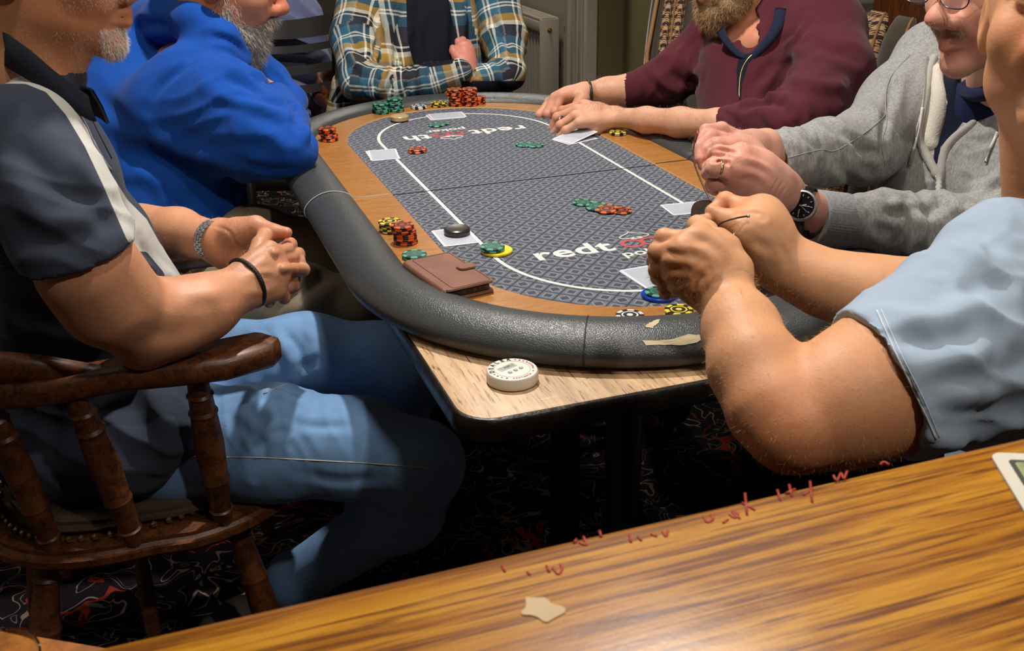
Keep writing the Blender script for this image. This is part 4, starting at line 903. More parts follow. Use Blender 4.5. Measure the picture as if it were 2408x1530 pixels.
fold_ = [([(20, 300), (120, 420), (260, 500)], .018, -.006), ([(10, 420), (120, 520), (270, 520)], .016, .006), ([(60, 560), (160, 560), (280, 510)], .014, -.005), ([(150, 330), (220, 430), (285, 530)], .012, .004),
         ([(30, 850), (150, 870), (260, 840)], .02, -.010), ([(20, 760), (140, 790), (230, 760)], .016, .008), ([(280, 900), (330, 1000), (340, 1120)], .02, -.009), ([(380, 900), (400, 1000), (390, 1090)], .018, .008), ([(110, 950), (140, 1080), (210, 1150)], .018, .007), ([(430, 900), (470, 960), (480, 1050)], .015, -.007), ([(315, 600), (370, 630), (420, 660)], .010, .006), ([(330, 560), (350, 610), (400, 650)], .008, -.005)]
stripe = [(-60, 155), (0, 153), (60, 158), (115, 186), (168, 240), (222, 330), (262, 410), (300, 470), (345, 515), (375, 570), (450, 665), (400, 690), (385, 640), (345, 592), (315, 590), (297, 560), (275, 510), (240, 430), (200, 345), (155, 270), (108, 216), (60, 197), (0, 196), (-60, 200)]
oS, VS, FS, bS = cloth_obj('polo_shirt', s, A, mPolo, .0048, fold_, [(P(200, 560, 1.36), .10, CR*.3+CU*1.0, .035, .0028, 5), (P(200, 1000, 1.6), .18, CU+CR*.3, .06, .005, 8)], [stripe])
mNav2 = m_cloth('navy_dark', H('#1d212b'), None, 900)
mThr = M('thread_navy', H('#222733'), .8)
for k in (0, 12, 26): lay_tube('hem_stitching', bS, [(0, 628-k), (90, 612-k), (200, 585-k), (292, 548-k)], .0007 if k else .0012, mThr, A)
lay_tube('seam', bS, [(0, 196), (60, 197), (108, 216), (155, 270), (200, 345), (240, 430), (275, 510), (297, 560)], .0008, M('thread_white', H('#b5b3a8'), .8), A)
# collar: folded flap round the neck, and open placket
def flap(name, pts, w0, w1, th, mat, parent, side):     # strip through 3-D points, width towards 'side'
    pts = [np.array(p) for p in spline(pts, 5)]; n = len(pts); V = []; F = []
    for i, p in enumerate(pts):
        sd = np.array(side[0])*(1-i/(n-1))+np.array(side[1])*(i/(n-1)); w_ = w0+(w1-w0)*i/(n-1); tg = pts[min(i+1, n-1)]-pts[max(i-1, 0)]; nn = np.cross(tg, sd); nn /= np.linalg.norm(nn)+1e-9
        for (u, v) in ((0, 1), (.5, 1.8), (1, 1), (1, -1), (.5, -.2), (0, -1)): V.append(p+sd*w_*u+nn*th*v)
    for i in range(n-1):
        for k in range(6): F.append((i*6+k, i*6+(k+1) % 6, (i+1)*6+(k+1) % 6, (i+1)*6+k))
    F.append(tuple(range(6))); F.append(tuple((n-1)*6+k for k in range(6))[::-1]); return mk(name, V, F, mat, parent)
flap('collar', [P(-60, 20, 1.42), P(0, 68, 1.365), P(70, 118, 1.350), P(135, 172, 1.358), P(180, 208, 1.375), P(205, 225, 1.39)], .052, .034, .0022, mNav2, A, ((P(0, 130, 1.33)-P(20, 68, 1.345)), (P(190, 260, 1.385)-P(205, 225, 1.39))) if False else ([.0, -.35, -.94], [.15, -.2, -.97]))
flap('collar', [P(145, 170, 1.50), P(170, 196, 1.46), P(205, 206, 1.43), P(216, 212, 1.42)], .030, .045, .0022, mNav2, A, ([.1, 0, -1], [.3, -.1, -1]))
lay_tube('placket_edge', bS, [(175, 245), (205, 300), (232, 360), (262, 400)], .0014, M('placket', H('#8f9196'), .8), A)
lay_tube('placket_edge', bS, [(205, 260), (235, 320), (262, 372)], .0010, M('placket2', H('#0f1218'), .8), A)
# bracelet of braided leather on the near wrist
mBr = M('braided_leather', H('#1f1511'), .4, var=.5, vs=300, bmp=.8, bs=500, bd=.002)
w0 = P(586, 662, 1.58); ax_ = P(600, 655, 1.59)-P(480, 722, 1.52); ax_ /= np.linalg.norm(ax_); fA = frame(ax_, CU); rr_ = .0375
ring = [w0-ax_*.006+(fA[0]*math.cos(a)*rr_*.98+fA[2]*math.sin(a)*rr_*1.0) for a in np.linspace(0, 2*math.pi, 40)[:-1]]
V, F = tube_data(ring, .0036, 10, True); mk('bracelet', V, F, mBr, A)
# steel watch band on the far wrist: individual links
w0 = P(507, 566, 1.715); ax_ = P(560, 572, 1.70)-P(420, 548, 1.80); ax_ /= np.linalg.norm(ax_); fA = frame(ax_, CU); ra, rb = .0345, .0325
wb = bpy.data.objects.new('wristwatch', None); sc.collection.objects.link(wb); wb.parent = A; wb.matrix_parent_inverse = Matrix.Translation(A.location).inverted()
bm = bmesh.new()
for k in range(26):
    a = 2*math.pi*k/26; o_ = w0+fA[0]*math.cos(a)*ra+fA[2]*math.sin(a)*rb; tn = -fA[0]*math.sin(a)+fA[2]*math.cos(a); rd = np.cross(ax_, tn)
    for j, (off, wd) in enumerate(((-.0062, .0052), (0, .0062), (.0062, .0052))):
        m4 = Matrix((( *[ax_[0], tn[0], rd[0]], (o_+ax_*off+tn*(.0035 if j == 1 else 0))[0]), (*[ax_[1], tn[1], rd[1]], (o_+ax_*off+tn*(.0035 if j == 1 else 0))[1]), (*[ax_[2], tn[2], rd[2]], (o_+ax_*off+tn*(.0035 if j == 1 else 0))[2]), (0, 0, 0, 1)))
        box_bm(bm, (0, 0, 0), (wd, .0068, .0030), .0007, M=m4 @ Matrix.Identity(4))
o = from_bm('watch_band', bm, mSteel, A); bpy.data.objects.remove(wb); o['label'] = 'steel link watch band'
# jeans
mJean = m_cloth('blue_denim', H('#7399c4'), None, 1500, .16, .8, .35)
j = Body()
j.ch([(180, 1040, 1.82, 135), (420, 1045, 1.775, 140), (640, 1040, 1.745, 130), (840, 1055, 1.73, 112), (990, 1090, 1.72, 92)], .04)
j.ch([(990, 1090, 1.70, 92), (950, 1200, 1.80, 84), (700, 1360, 2.0, 62), (660, 1400, 2.05, 56)], .04)
j.ch([(330, 960, 1.90, 120), (520, 870, 1.94, 110), (720, 835, 1.96, 92), (900, 850, 1.96, 84), (960, 880, 1.96, 78)], .04); j.ch([(960, 880, 1.96, 78), (920, 1050, 2.05, 66), (860, 1200, 2.2, 50)], .04)
jf = [([(560, 1000), (620, 1050), (600, 1120)], .009, -.005), ([(650, 960), (720, 1000), (840, 1000)], .008, -.0035), ([(580, 930), (640, 920), (720, 950)], .009, .005), ([(700, 1110), (800, 1130), (900, 1120)], .010, -.004), ([(590, 1070), (640, 1020), (700, 1010)], .007, -.004), ([(560, 780), (600, 830), (600, 880)], .008, -.006), ([(590, 770), (630, 820), (640, 880)], .008, .005), ([(660, 770), (700, 820), (720, 890)], .008, -.005), ([(700, 760), (735, 800), (745, 860)], .008, .004), ([(560, 900), (600, 930), (640, 1000)], .012, -.006), ([(560, 960), (590, 1000), (585, 1060)], .010, .005), ([(650, 800), (690, 850), (700, 900)], .012, .005), ([(620, 780), (640, 850), (640, 900)], .012, -.006), ([(700, 870), (745, 850)], .01, -.004), ([(420, 1030), (440, 960), (500, 920)], .014, .006)]
oJ, VJ, FJ, bJ = cloth_obj('jeans', j, A, mJean, .0055, jf, [(P(640, 900, 1.65), .12, CR+CU*.4, .03, .0022, 3)], lo=np.array([-1.2, -.9, .03]))
mSt = M('denim_stitch', H('#b8b19a'), .8)
lay_tube('side_seam', bJ, [(395, 1070), (480, 1074), (600, 1075), (700, 1080), (850, 1088), (900, 1092), (1010, 1100)], .0010, mSt, A); lay_tube('side_seam', bJ, [(620, 925), (680, 900), (750, 880)], .0009, mSt, A)
lay_tube('pocket_seam', bJ, [(325, 1180), (380, 1192), (440, 1195), (480, 1196)], .0009, mSt, A)
# shoe
f = Body(); f.ch([(650, 1420, 2.06, 46), (560, 1450, 2.0, 42), (500, 1480, 1.95, 34)], .02)
V, F = f.surf(.006, lo=np.array([-2, -2, .01])); put('shoe', fast_mesh('shoe', V, F, M('grey_shoe', H('#4b443c'), .7)), A)

# ---------------------------------------------------------------- captain's chairs
mChair = wood('dark_stained_oak', H('#281407'), H('#6e3d1a'), (14, 14, 14), .44, (0, 0, .3), 3, .8, .1, .05); mStud = M('antique_stud', H('#8f7f55'), .35, .8, var=.5, vs=200)
def turned(a, b_, r, parent, name='spindle', kind=0):
    Mx, L = axisM(a, b_); pr = [(0, .75), (.08, .8), (.09, .95), (.10, .8), (.28, 1.0), (.30, 1.1), (.32, 1.0), (.55, 1.15), (.74, 1.0), (.76, 1.12), (.78, .95), (.86, .9), (.87, 1.02), (.885, .85), (1, .7)]
    lathe(name, [(r*q, t_*L) for t_, q in pr], mChair, parent, 16, Mx, sharp=25)
def armchair(loc, rz, label, front='x', arm_z=.722, seatmat=True, sc_=1.0):
    t_ = thing('armchair', loc, label, 'chair', 'wooden armchairs at the card table', rz)
    B = Matrix.Translation(loc) @ Matrix.Rotation(rz, 4, 'Z'); w = lambda x, y, z: B @ Vector((x*sc_, y*sc_, z))
    def pp(name, poly, z0, z1, mat, bev):
        bm = bmesh.new(); vs = [bm.verts.new((p[0], p[1], z0)) for p in poly]; f = bm.faces.new(vs); r = bmesh.ops.extrude_face_region(bm, geom=[f])
        for v in r['geom']:
            if isinstance(v, bmesh.types.BMVert): v.co.z = z1
        bmesh.ops.bevel(bm, geom=[e for e in bm.edges if abs(e.verts[0].co.z-e.verts[1].co.z) < 1e-6], offset=bev, segments=3, affect='EDGES'); bmesh.ops.transform(bm, matrix=B, verts=bm.verts); return from_bm(name, bm, mat, t_)
    seat = []
    for k in range(48):
        a = 2*math.pi*k/48; c_, s_ = math.cos(a), math.sin(a); e = 2.6; seat.append((.262*math.copysign(abs(c_)**(2/e), c_)+.03, (.245 if c_ > 0 else .235)*math.copysign(abs(s_)**(2/e), s_)))
    pp('seat', seat, .405, .440, mChair, .012)
    pp('cushion', [(x*.80, y*.80) for x, y in seat], .440, .462, m_cloth('tapestry', H('#4a3a2c'), None, 200, .6), .010)
    bm = bmesh.new()
    for k in range(64):
        a = 2*math.pi*k/64; c_, s_ = math.cos(a), math.sin(a); e = 2.6; x, y = .192*math.copysign(abs(c_)**(2/e), c_), .198*math.copysign(abs(s_)**(2/e), s_)
        bmesh.ops.create_icosphere(bm, subdivisions=1, radius=.0058, matrix=B @ Matrix.Translation((x, y, .447)))
    o = from_bm('upholstery_studs', bm, mStud, t_); o['kind'] = 'stuff'
    # arm bow: flat curved rail from arm tip round the back
    path = []; 
    for k in range(41):
        a = math.pi*(k/40)-math.pi/2   # -90..90 => near side ... far side round the back
        path.append((-.06-.215*math.cos(a), .226*math.sin(a)))
    left = [(.238, -.226), (.226, -.234), (.16, -.244), (.10, -.242), (.02, -.232)]; path = left+path+[(x, -y) for x, y in left[::-1]]; V = []; F = []; n = len(path); P_ = [np.array(p) for p in path]
    for i, p in enumerate(P_):
        tg = P_[min(i+1, n-1)]-P_[max(i-1, 0)]; tg /= np.linalg.norm(tg); nn = np.array([tg[1], -tg[0]]); e = min(i, n-1-i); wd = {0: .022, 1: .036, 2: .043, 3: .034}.get(e, .025); th = .018; zz = arm_z+(0 if e > 4 else .004)
        for (u, v) in ((-1, -.6), (-.8, -1), (.8, -1), (1, -.6), (1, .6), (.8, 1), (-.8, 1), (-1, .6)): V.append(w(p[0]+nn[0]*wd*u, p[1]+nn[1]*wd*u, zz+th*v))
    for i in range(n-1):
        for k in range(8): F.append((i*8+k, i*8+(k+1) % 8, (i+1)*8+(k+1) % 8, (i+1)*8+k))
    F += [tuple(range(8)), tuple((n-1)*8+k for k in range(8))[::-1]]; o = mk('arm_rail', V, F, mChair, t_); o.data.set_sharp_from_angle(angle=.9)
    # raised crest on the back of the bow
    V = []; F = []; cp = [p for p in P_ if p[0] < .0]; cp = [np.array([.0, -.232])]+cp+[np.array([.0, .232])]; m_ = len(cp)-1
    for i in range(m_+1):
        x, y = cp[i]; tg = cp[min(i+1, m_)]-cp[max(i-1, 0)]; tg /= np.linalg.norm(tg); hgt = .012+.056*(math.sin(math.pi*i/m_)**.35 if 0 < i < m_ else 0); ux, uy = -tg[1], tg[0]
        if ux*(x+.06)+uy*y < 0: ux, uy = -ux, -uy
        for (u, z) in ((-.010, arm_z+.012), (-.010, arm_z+hgt), (.002, arm_z+hgt+.012), (.012, arm_z+hgt), (.014, arm_z+.012)): V.append(w(x+ux*u-.0, y+uy*u, z))
    for i in range(m_):
        for k in range(5): F.append((i*5+k, i*5+(k+1) % 5, (i+1)*5+(k+1) % 5, (i+1)*5+k))
    F += [tuple(range(5)), tuple(m_*5+k for k in range(5))[::-1]]; mk('crest_rail', V, F, mChair, t_)
    for s_ in (-1, 1):
        turned(w(.135, s_*.212, .435), w(.125, s_*.242, arm_z-.012), .0200, t_)
        turned(w(.0, s_*.213, .435), w(-.040, s_*.230, arm_z-.012), .0200, t_)
        turned(w(-.115, s_*.185, .435), w(-.155, s_*.200, arm_z-.012), .0190, t_)
        turned(w(.155, s_*.16, .41), w(.215, s_*.22, .01), .0215, t_, 'leg'); turned(w(-.13, s_*.16, .41), w(-.21, s_*.22, .01), .0235, t_, 'leg')
        turned(w(-.17, s_*.19, .17), w(.185, s_*.19, .17), .013, t_, 'stretcher')
    turned(w(-.19, -.06, .435), w(-.262, -.075, arm_z-.012), .0165, t_); turned(w(-.19, .06, .435), w(-.262, .075, arm_z-.012), .0165, t_); turned(w(0, -.19, .17), w(0, .19, .17), .013, t_, 'stretcher')
    return t_
armchair((-.830, -.232, 0), math.radians(3), 'dark wooden captain\'s armchair under the man in the navy polo')
# ================================================================= person B: blue hoodie
Bp = thing('person', (-.75, .38, 0), 'bearded man in bright blue hoodie leaning folded arms on the poker table', 'person')
skB = m_skin('skin_b', H('#b98265'), rough=.5)
b = Body(); Rb, cb, Wb = head(b, P(633, 58, 2.32), CR*1.0+CF*.12+np.array([0, 0, -.22]), (0, 0, 1), 1.12, neck=P(470, 130, 2.38))
b.ch([(410, 190, 2.4, 70), (360, 330, 2.40, 100), (420, 560, 2.38, 100)], .05)
b.ch([(600, 190, 2.5, 24), (640, 215, 2.48, 22)], .02)
hB, VB, FB = skin_obj(b, Bp, skB, .006, .003, spots=[(P(660, 10, 2.3), .035, (1.0, .68, .66)), (P(505, 20, 2.2), .04, (1.05, .62, .52)), (Wb((0, .100, -.066)), .015, (.9, .55, .52))], extra=[(P(560, 20, 2.33)-.17, P(560, 20, 2.33)+.17, .0035)])
eyes(Wb, Rb, Bp, 1.12)
hb = Body(); hb.ell(Wb((0, -.030, .055)), Rb, np.array([.083, .094, .082])*1.12, .01); V, F = hb.surf(.006); put('hair', fast_mesh('hair', V, F, m_hair('grey_brown_hair', H('#6d635a'), None)), Bp)
def beard(person, W_, R, s_, col, name, n=9000, ln=.014, long=.03, w=.0002, seed=5, col2=None):
    bb = Body(); E = lambda p, r, k=.015: bb.ell(W_(p), R, np.array(r)*s_, k)
    E((0, .070, -.105), (.034, .026, .026+long*.6)); E((0, .060, -.118-long*.5), (.026, .020, .022+long*.5))
    for k in (-1, 1): E((k*.034, .045, -.088), (.028, .034, .030)); E((k*.053, .018, -.058), (.012, .026, .040)); E((k*.055, .000, -.015), (.008, .010, .03), .01)
    bb.seg(W_((-.030, .082, -.070)), W_((-.006, .101, -.050)), .0065*s_, .0062*s_, .006); bb.seg(W_((.030, .082, -.070)), W_((.006, .101, -.050)), .0065*s_, .0062*s_, .006)
    V, F = bb.surf(.0032); N = vnorm(V, F); r = np.random.RandomState(seed); V = V+N*(r.randn(len(V), 1)*.0004); mt = m_hair(name, col, None)
    put('beard', fast_mesh('beard', V, F, mt), person); strands('beard_hair', V, F, np.ones(len(V), bool), n, ln, w, M(name+'_strand', col2 or tuple(min(1, x*1.25) for x in col), .6, var=.5, vs=90), person, tuple(R[1]*.25+np.array([0, 0, -.9])), seed, .6)
beard(Bp, Wb, Rb, 1.12, H('#8d8276'), 'grey_beard', 16000, .020, .046, .00022, 5, H('#b5aca0'))
mBlue = m_cloth('royal_blue_fleece', H('#0a4599'), None, 800, .10, .9, .3, sheen=.06)
s = Body()
s.ch([(285, 155, 2.44, 124), (330, 320, 2.40, 165), (400, 470, 2.38, 160), (430, 560, 2.38, 150)], .05)
s.ch([(330, 60, 2.46, 52), (400, 45, 2.34, 56), (465, 52, 2.26, 52), (520, 95, 2.25, 44), (560, 135, 2.28, 32)], .02); s.ch([(360, 30, 2.48, 40), (440, 10, 2.5, 40), (540, 60, 2.48, 34)], .03)
s.ch([(450, 190, 2.24, 88), (540, 250, 2.20, 96), (610, 310, 2.17, 86), (688, 352, 2.15, 54)], .04); s.ch([(400, 260, 2.26, 110), (560, 330, 2.22, 84), (640, 360, 2.18, 54)], .05)
s.ch([(688, 352, 2.15, 52), (676, 290, 2.27, 48), (650, 235, 2.40, 42)], .025)
s.ch([(580, 130, 2.5, 42), (640, 185, 2.52, 36), (683, 240, 2.50, 37), (676, 285, 2.42, 38)], .02)
s.ch([(470, 440, 2.34, 90), (465, 540, 2.34, 85)], .05)
s.seg(Wb((0, -.02, -.03)), P(480, 105, 2.36), .072, .055, .004, 1)
bf = [([(230, 240), (330, 310), (480, 370), (600, 400)], .022, .010), ([(200, 200), (300, 290), (400, 350)], .02, -.010), ([(470, 100), (440, 150), (380, 200), (350, 260)], .010, -.006), ([(480, 85), (540, 95), (600, 140)], .009, -.007), ([(520, 130), (580, 160), (640, 220)], .012, -.009), ([(500, 170), (580, 200), (660, 250)], .014, -.009),
      ([(480, 210), (560, 240), (680, 270)], .012, .007), ([(600, 180), (640, 200), (690, 250), (700, 300)], .010, -.010), ([(640, 150), (680, 200), (700, 240)], .008, .006), ([(560, 300), (640, 320), (700, 370)], .016, .006), ([(690, 260), (722, 310), (700, 345)], .010, .008), ([(680, 250), (735, 320), (742, 360)], .008, -.006),
      ([(300, 400), (360, 420), (400, 460)], .02, .008), ([(330, 360), (500, 400), (560, 440)], .02, -.010), ([(560, 380), (640, 400), (720, 395)], .012, -.007), ([(300, 90), (330, 60), (400, 60)], .012, -.008)]
cloth_obj('hoodie', s, Bp, mBlue, .0065, bf, [(P(560, 250, 2.2), .13, CU+CR*-.2, .045, .004, 2), (P(680, 300, 2.2), .07, CU, .03, .004, 6)])
j = Body(); mKh = m_cloth('khaki_cotton', H('#8d8069'), None, 1300, .12, .85, .3)
j.ch([(400, 600, 2.34, 110), (600, 575, 2.34, 84), (740, 600, 2.40, 76), (840, 640, 2.42, 66)], .04); j.ch([(400, 640, 2.22, 110), (560, 690, 2.10, 84), (700, 700, 2.12, 78), (830, 730, 2.16, 70)], .04); j.ch([(830, 730, 2.16, 70), (820, 900, 2.3, 55)], .03); j.ch([(840, 640, 2.42, 66), (850, 850, 2.6, 50)], .03)
cloth_obj('trousers', j, Bp, mKh, .008, [([(620, 520), (660, 560), (700, 620)], .014, .008), ([(650, 720), (700, 690), (780, 640)], .015, -.008), ([(640, 690), (700, 650), (760, 600)], .015, .008)])
armchair((-.80, .36, 0), math.radians(2), 'dark wooden armchair under the man in the blue hoodie')

# ================================================================= person C: plaid overshirt at the far end
Cp = thing('person', (.12, 1.22, 0), 'person in blue and yellow plaid overshirt with folded arms at the far end', 'person')
skC = m_skin('skin_c', H('#b98070'))
b = Body(); Rc, cc_, Wc = head(b, P(1010, -185, 2.98), np.array([-.15, -1, -.1]), (0, 0, 1), 1.05, neck=P(1005, -40, 3.05))
b.ch([(1005, 0, 3.08, 100), (1000, 250, 3.08, 110)], .05)
b.ch([(1100, 182, 2.84, 21), (1094, 150, 2.85, 24), (1092, 125, 2.86, 24)], .01)
hand(b, (1097, 170, 2.845), 0, [(1078, 118, 2.86), (1086, 112, 2.86), (1096, 110, 2.87), (1104, 114, 2.88)], [[(1078, 98, 2.88), (1086, 96, 2.90)], [(1088, 95, 2.89), (1094, 98, 2.91)], [(1100, 102, 2.90), (1104, 110, 2.92)], [(1108, 112, 2.90)]], [(1086, 150, 2.84), (1074, 132, 2.835), (1066, 120, 2.84), (1064, 112, 2.85)], 1.0)
skin_obj(b, Cp, skC, .007, .003, spots=[(P(1090, 130, 2.85), .06, (1.02, .82, .82))]); eyes(Wc, Rc, Cp, 1.05)
hb = Body(); hb.ell(Wc((0, -.025, .052)), Rc, np.array([.085, .094, .085])*1.05, .01); V, F = hb.surf(.007); put('hair', fast_mesh('hair', V, F, m_hair('brown_hair', H('#4a3526'), None)), Cp)
def m_plaid():
    m, t, b = nt('plaid_flannel'); uvn = nd(t, 'ShaderNodeUVMap'); uvn.uv_map = 'uv'; sx = nd(t, 'ShaderNodeSeparateXYZ'); t.links.new(uvn.outputs[0], sx.inputs[0])
    def band(u):   # repeat .12 m
        f = mth(t, 'FRACT', mth(t, 'MULTIPLY', u, 1/.155)); r = nd(t, 'ShaderNodeValToRGB'); r.color_ramp.interpolation = 'CONSTANT'; e = r.color_ramp.elements
        st = [(0, H('#2a2b33')), (.24, H('#2f5a70')), (.40, H('#d8d4c6')), (.43, H('#2f5a70')), (.46, H('#d8d4c6')), (.49, H('#355f73')), (.62, H('#b08a3c')), (.76, H('#d2cdb8')), (.84, H('#23242c')), (.90, H('#cfcabb')), (.93, H('#24252d'))]
        while len(e) < len(st): e.new(.5)
        for i, (p, c) in enumerate(st): e[i].position = p; e[i].color = c4(c)
        t.links.new(f, r.inputs[0]); return r.outputs[0]
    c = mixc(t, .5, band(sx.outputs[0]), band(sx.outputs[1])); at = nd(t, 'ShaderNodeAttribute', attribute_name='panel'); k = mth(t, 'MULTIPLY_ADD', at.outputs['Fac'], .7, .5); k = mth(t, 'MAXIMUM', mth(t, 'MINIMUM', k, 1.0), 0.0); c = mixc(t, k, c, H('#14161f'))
    hs = nd(t, 'ShaderNodeHueSaturation'); hs.inputs['Saturation'].default_value = 1.0; hs.inputs['Value'].default_value = 1.0; t.links.new(c, hs.inputs['Color'])
    t.links.new(hs.outputs[0], b.inputs['Base Color']); b.inputs['Roughness'].default_value = .9; b.inputs['Specular IOR Level'].default_value = .15; bump(t, b, noise(t, coords(t), 700, 2), .3, .001); return m
def limb_uv(limbs, back):
    def f(V, F):
        cen = V[F].mean(1); best = np.full(len(F), 9.); lab = np.zeros(len(F), int); segs = []
        for li, (pts, kind) in enumerate(limbs):
            q = [P(*p[:3]) for p in pts]; rr = [p[3]*p[2]/FPX for p in pts]; s0 = 0
            for i in range(len(q)-1):
                v = q[i+1]-q[i]; L = np.linalg.norm(v); t_ = np.clip(((cen-q[i])@v)/(L*L), 0, 1); d = np.linalg.norm(cen-q[i]-t_[:, None]*v, axis=1)-(rr[i]+t_*(rr[i+1]-rr[i])); m_ = d < best; best[m_] = d[m_]; lab[m_] = len(segs); segs.append((q[i], v/L, s0, kind, rr[i])); s0 += L
        UV = np.zeros((len(F), 4, 2)); C = V[F]
        for k, (o, ax, s0, kind, r_) in enumerate(segs):
            m_ = lab == k
            if not m_.any(): continue
            q = C[m_]-o
            if kind == 't': UV[m_, :, 0] = C[m_][:, :, 0]; UV[m_, :, 1] = C[m_][:, :, 2]
            else:
                e1 = back-ax*(back@ax); e1 /= np.linalg.norm(e1); e2 = np.cross(ax, e1); th = np.arctan2(q@e2, q@e1); UV[m_, :, 0] = th*.045+.03; UV[m_, :, 1] = s0+q@ax
        return UV.reshape(-1, 2)
    return f
La = [(855, -20, 3.05, 60), (832, 90, 2.98, 53), (846, 192, 2.88, 46)]; Lb = [(846, 192, 2.88, 46), (930, 202, 2.83, 41), (1010, 188, 2.82, 37), (1080, 168, 2.82, 31)]
Lc = [(1165, -20, 3.0, 58), (1186, 90, 2.98, 50), (1196, 172, 2.90, 39)]; Ld = [(1196, 172, 2.90, 38), (1130, 188, 2.87, 33), (1090, 200, 2.86, 26)]; Lt = [(1010, -50, 3.10, 140), (1000, 80, 3.12, 145), (990, 280, 3.12, 150)]
s = Body(); s.ch(Lt, .05); s.ch([(870, -60, 3.08, 60), (1010, -90, 3.08, 60), (1150, -60, 3.05, 58)], .05)
s.ch(La, .03); s.ch(Lb, .02); s.ch(Lc, .03); s.ch(Ld, .02); s.ch([(820, 200, 3.0, 40), (800, 270, 3.05, 34)], .03); s.ch([(960, 20, 2.93, 22), (945, 150, 2.92, 24)], .03); s.ch([(1080, 10, 2.93, 20), (1075, 110, 2.93, 18)], .03)
mPl = m_plaid()
cf = [([(870, 215), (900, 170)], .008, -.007), ([(890, 225), (925, 165)], .008, .006), ([(905, 228), (940, 168)], .007, -.007), ([(930, 235), (955, 168)], .007, .005), ([(950, 232), (975, 165)], .007, -.006), ([(970, 230), (995, 165)], .007, .005), ([(820, 80), (860, 130), (900, 150)], .012, -.008), ([(800, 100), (850, 160), (890, 165)], .012, .008),
      ([(1000, 20), (990, 80), (985, 150)], .012, .006), ([(880, 20), (890, 80), (880, 140)], .012, -.01), ([(1150, 40), (1190, 100), (1220, 150)], .01, -.007), ([(1150, 140), (1180, 190), (1200, 200)], .01, .006)]
cloth_obj('overshirt', s, Cp, mPl, .0058, cf, [(P(950, 200, 2.8), .10, CR, .022, .0035, 4), (P(1190, 120, 2.95), .10, CR+CU, .04, .004, 9), (P(900, 60, 2.95), .12, CR*.6-CU*.4, .05, .004, 1)],
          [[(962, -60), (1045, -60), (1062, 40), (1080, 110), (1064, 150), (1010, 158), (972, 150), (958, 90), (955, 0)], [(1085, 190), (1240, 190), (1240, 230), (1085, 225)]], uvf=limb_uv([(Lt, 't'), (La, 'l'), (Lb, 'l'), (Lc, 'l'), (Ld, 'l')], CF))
j = Body(); j.seg((.03, 1.30, .52), (-.02, .90, .50), .10, .075); j.seg((.20, 1.27, .52), (.25, .88, .50), .10, .075); j.seg((-.02, .90, .50), (0, .98, .1), .07, .05); j.seg((.25, .88, .50), (.24, .96, .1), .07, .05); V, F = j.surf(.012); put('trousers', fast_mesh('trousers', V, F, m_cloth('dark_cotton', H('#20232a'))), Cp)
armchair((.06, 1.30, 0), math.radians(-80), 'brown wooden armchair under the person in the plaid overshirt')

# ================================================================= person D: maroon jumper
Dp = thing('person', (.80, .30, 0), 'bearded man in maroon zip-neck jumper reaching for cards across the rail', 'person')
skD = m_skin('skin_pink', H('#c99a7c'), H('#c0604f'), .5)
b = Body(); Rd, cdd, Wd_ = head(b, P(1652, -10, 2.40), -CR*.80-CF*.52+np.array([0, 0, -.25]), (0, 0, 1), 1.08, neck=P(1775, 110, 2.50))
b.ch([(1780, 120, 2.5, 70), (1790, 280, 2.46, 110)], .05); b.ch([(1740, 110, 2.46, 40), (1790, 100, 2.42, 40)], .03)
b.ch([(1640, 170, 2.6, 45), (1480, 212, 2.62, 35), (1430, 214, 2.63, 30), (1372, 218, 2.62, 22)], .02)
b.ch([(1850, 292, 2.16, 50), (1690, 292, 2.24, 34), (1600, 288, 2.32, 33), (1520, 282, 2.40, 28), (1448, 276, 2.47, 22)], .02)
hand(b, (1372, 217, 2.62), 0, [(1322, 224, 2.60), (1304, 230, 2.61), (1292, 240, 2.64), (1290, 252, 2.68)],
     [[(1305, 262, 2.60), (1306, 292, 2.62), (1312, 316, 2.63)], [(1287, 268, 2.61), (1289, 300, 2.625), (1300, 326, 2.63)], [(1269, 270, 2.63), (1270, 298, 2.645), (1281, 318, 2.65)], [(1268, 280, 2.68), (1275, 300, 2.69), (1290, 312, 2.69)]],
     [(1370, 232, 2.58), (1350, 262, 2.57), (1340, 290, 2.58), (1335, 310, 2.60)], 1.1)
hand(b, (1448, 275, 2.47), 0, [(1372, 246, 2.52), (1356, 258, 2.49), (1352, 272, 2.46), (1362, 288, 2.43)],
     [[(1322, 260, 2.55), (1303, 288, 2.56), (1300, 316, 2.565)], [(1310, 276, 2.51), (1297, 304, 2.525), (1302, 328, 2.53)], [(1318, 294, 2.47), (1298, 318, 2.49), (1307, 338, 2.50)], [(1330, 306, 2.44), (1312, 326, 2.455), (1312, 338, 2.46)]],
     [(1420, 288, 2.46), (1400, 304, 2.45), (1386, 316, 2.46), (1372, 320, 2.48)], 1.1)
hD, VD, FD = skin_obj(b, Dp, skD, .006, .0026, spots=[(P(1320, 270, 2.55), .09, (1.04, .84, .82)), (P(1300, 320, 2.55), .05, (1.05, .76, .76)), (P(1760, 60, 2.4), .07, (.95, .66, .56))], extra=[(P(1670, -40, 2.45)-.15, P(1670, -40, 2.45)+.15, .0035)]); eyes(Wd_, Rd, Dp, 1.08)
x, y, d_ = PJ(VD); am = (((x > 1490) & (x < 1660) & (y > 240)) | ((x > 1390) & (x < 1470) & (y < 260))); strands('arm_hair', VD, FD, am, 2600, .010, .00012, M('arm_hair_d', H('#8a6240'), .5), Dp, (-.4, -.2, -.1), 4, .7)
beard(Dp, Wd_, Rd, 1.10, H('#8a6a45'), 'blond_beard', 12000, .012, .010, .0002, 8, H('#a98a5e'))
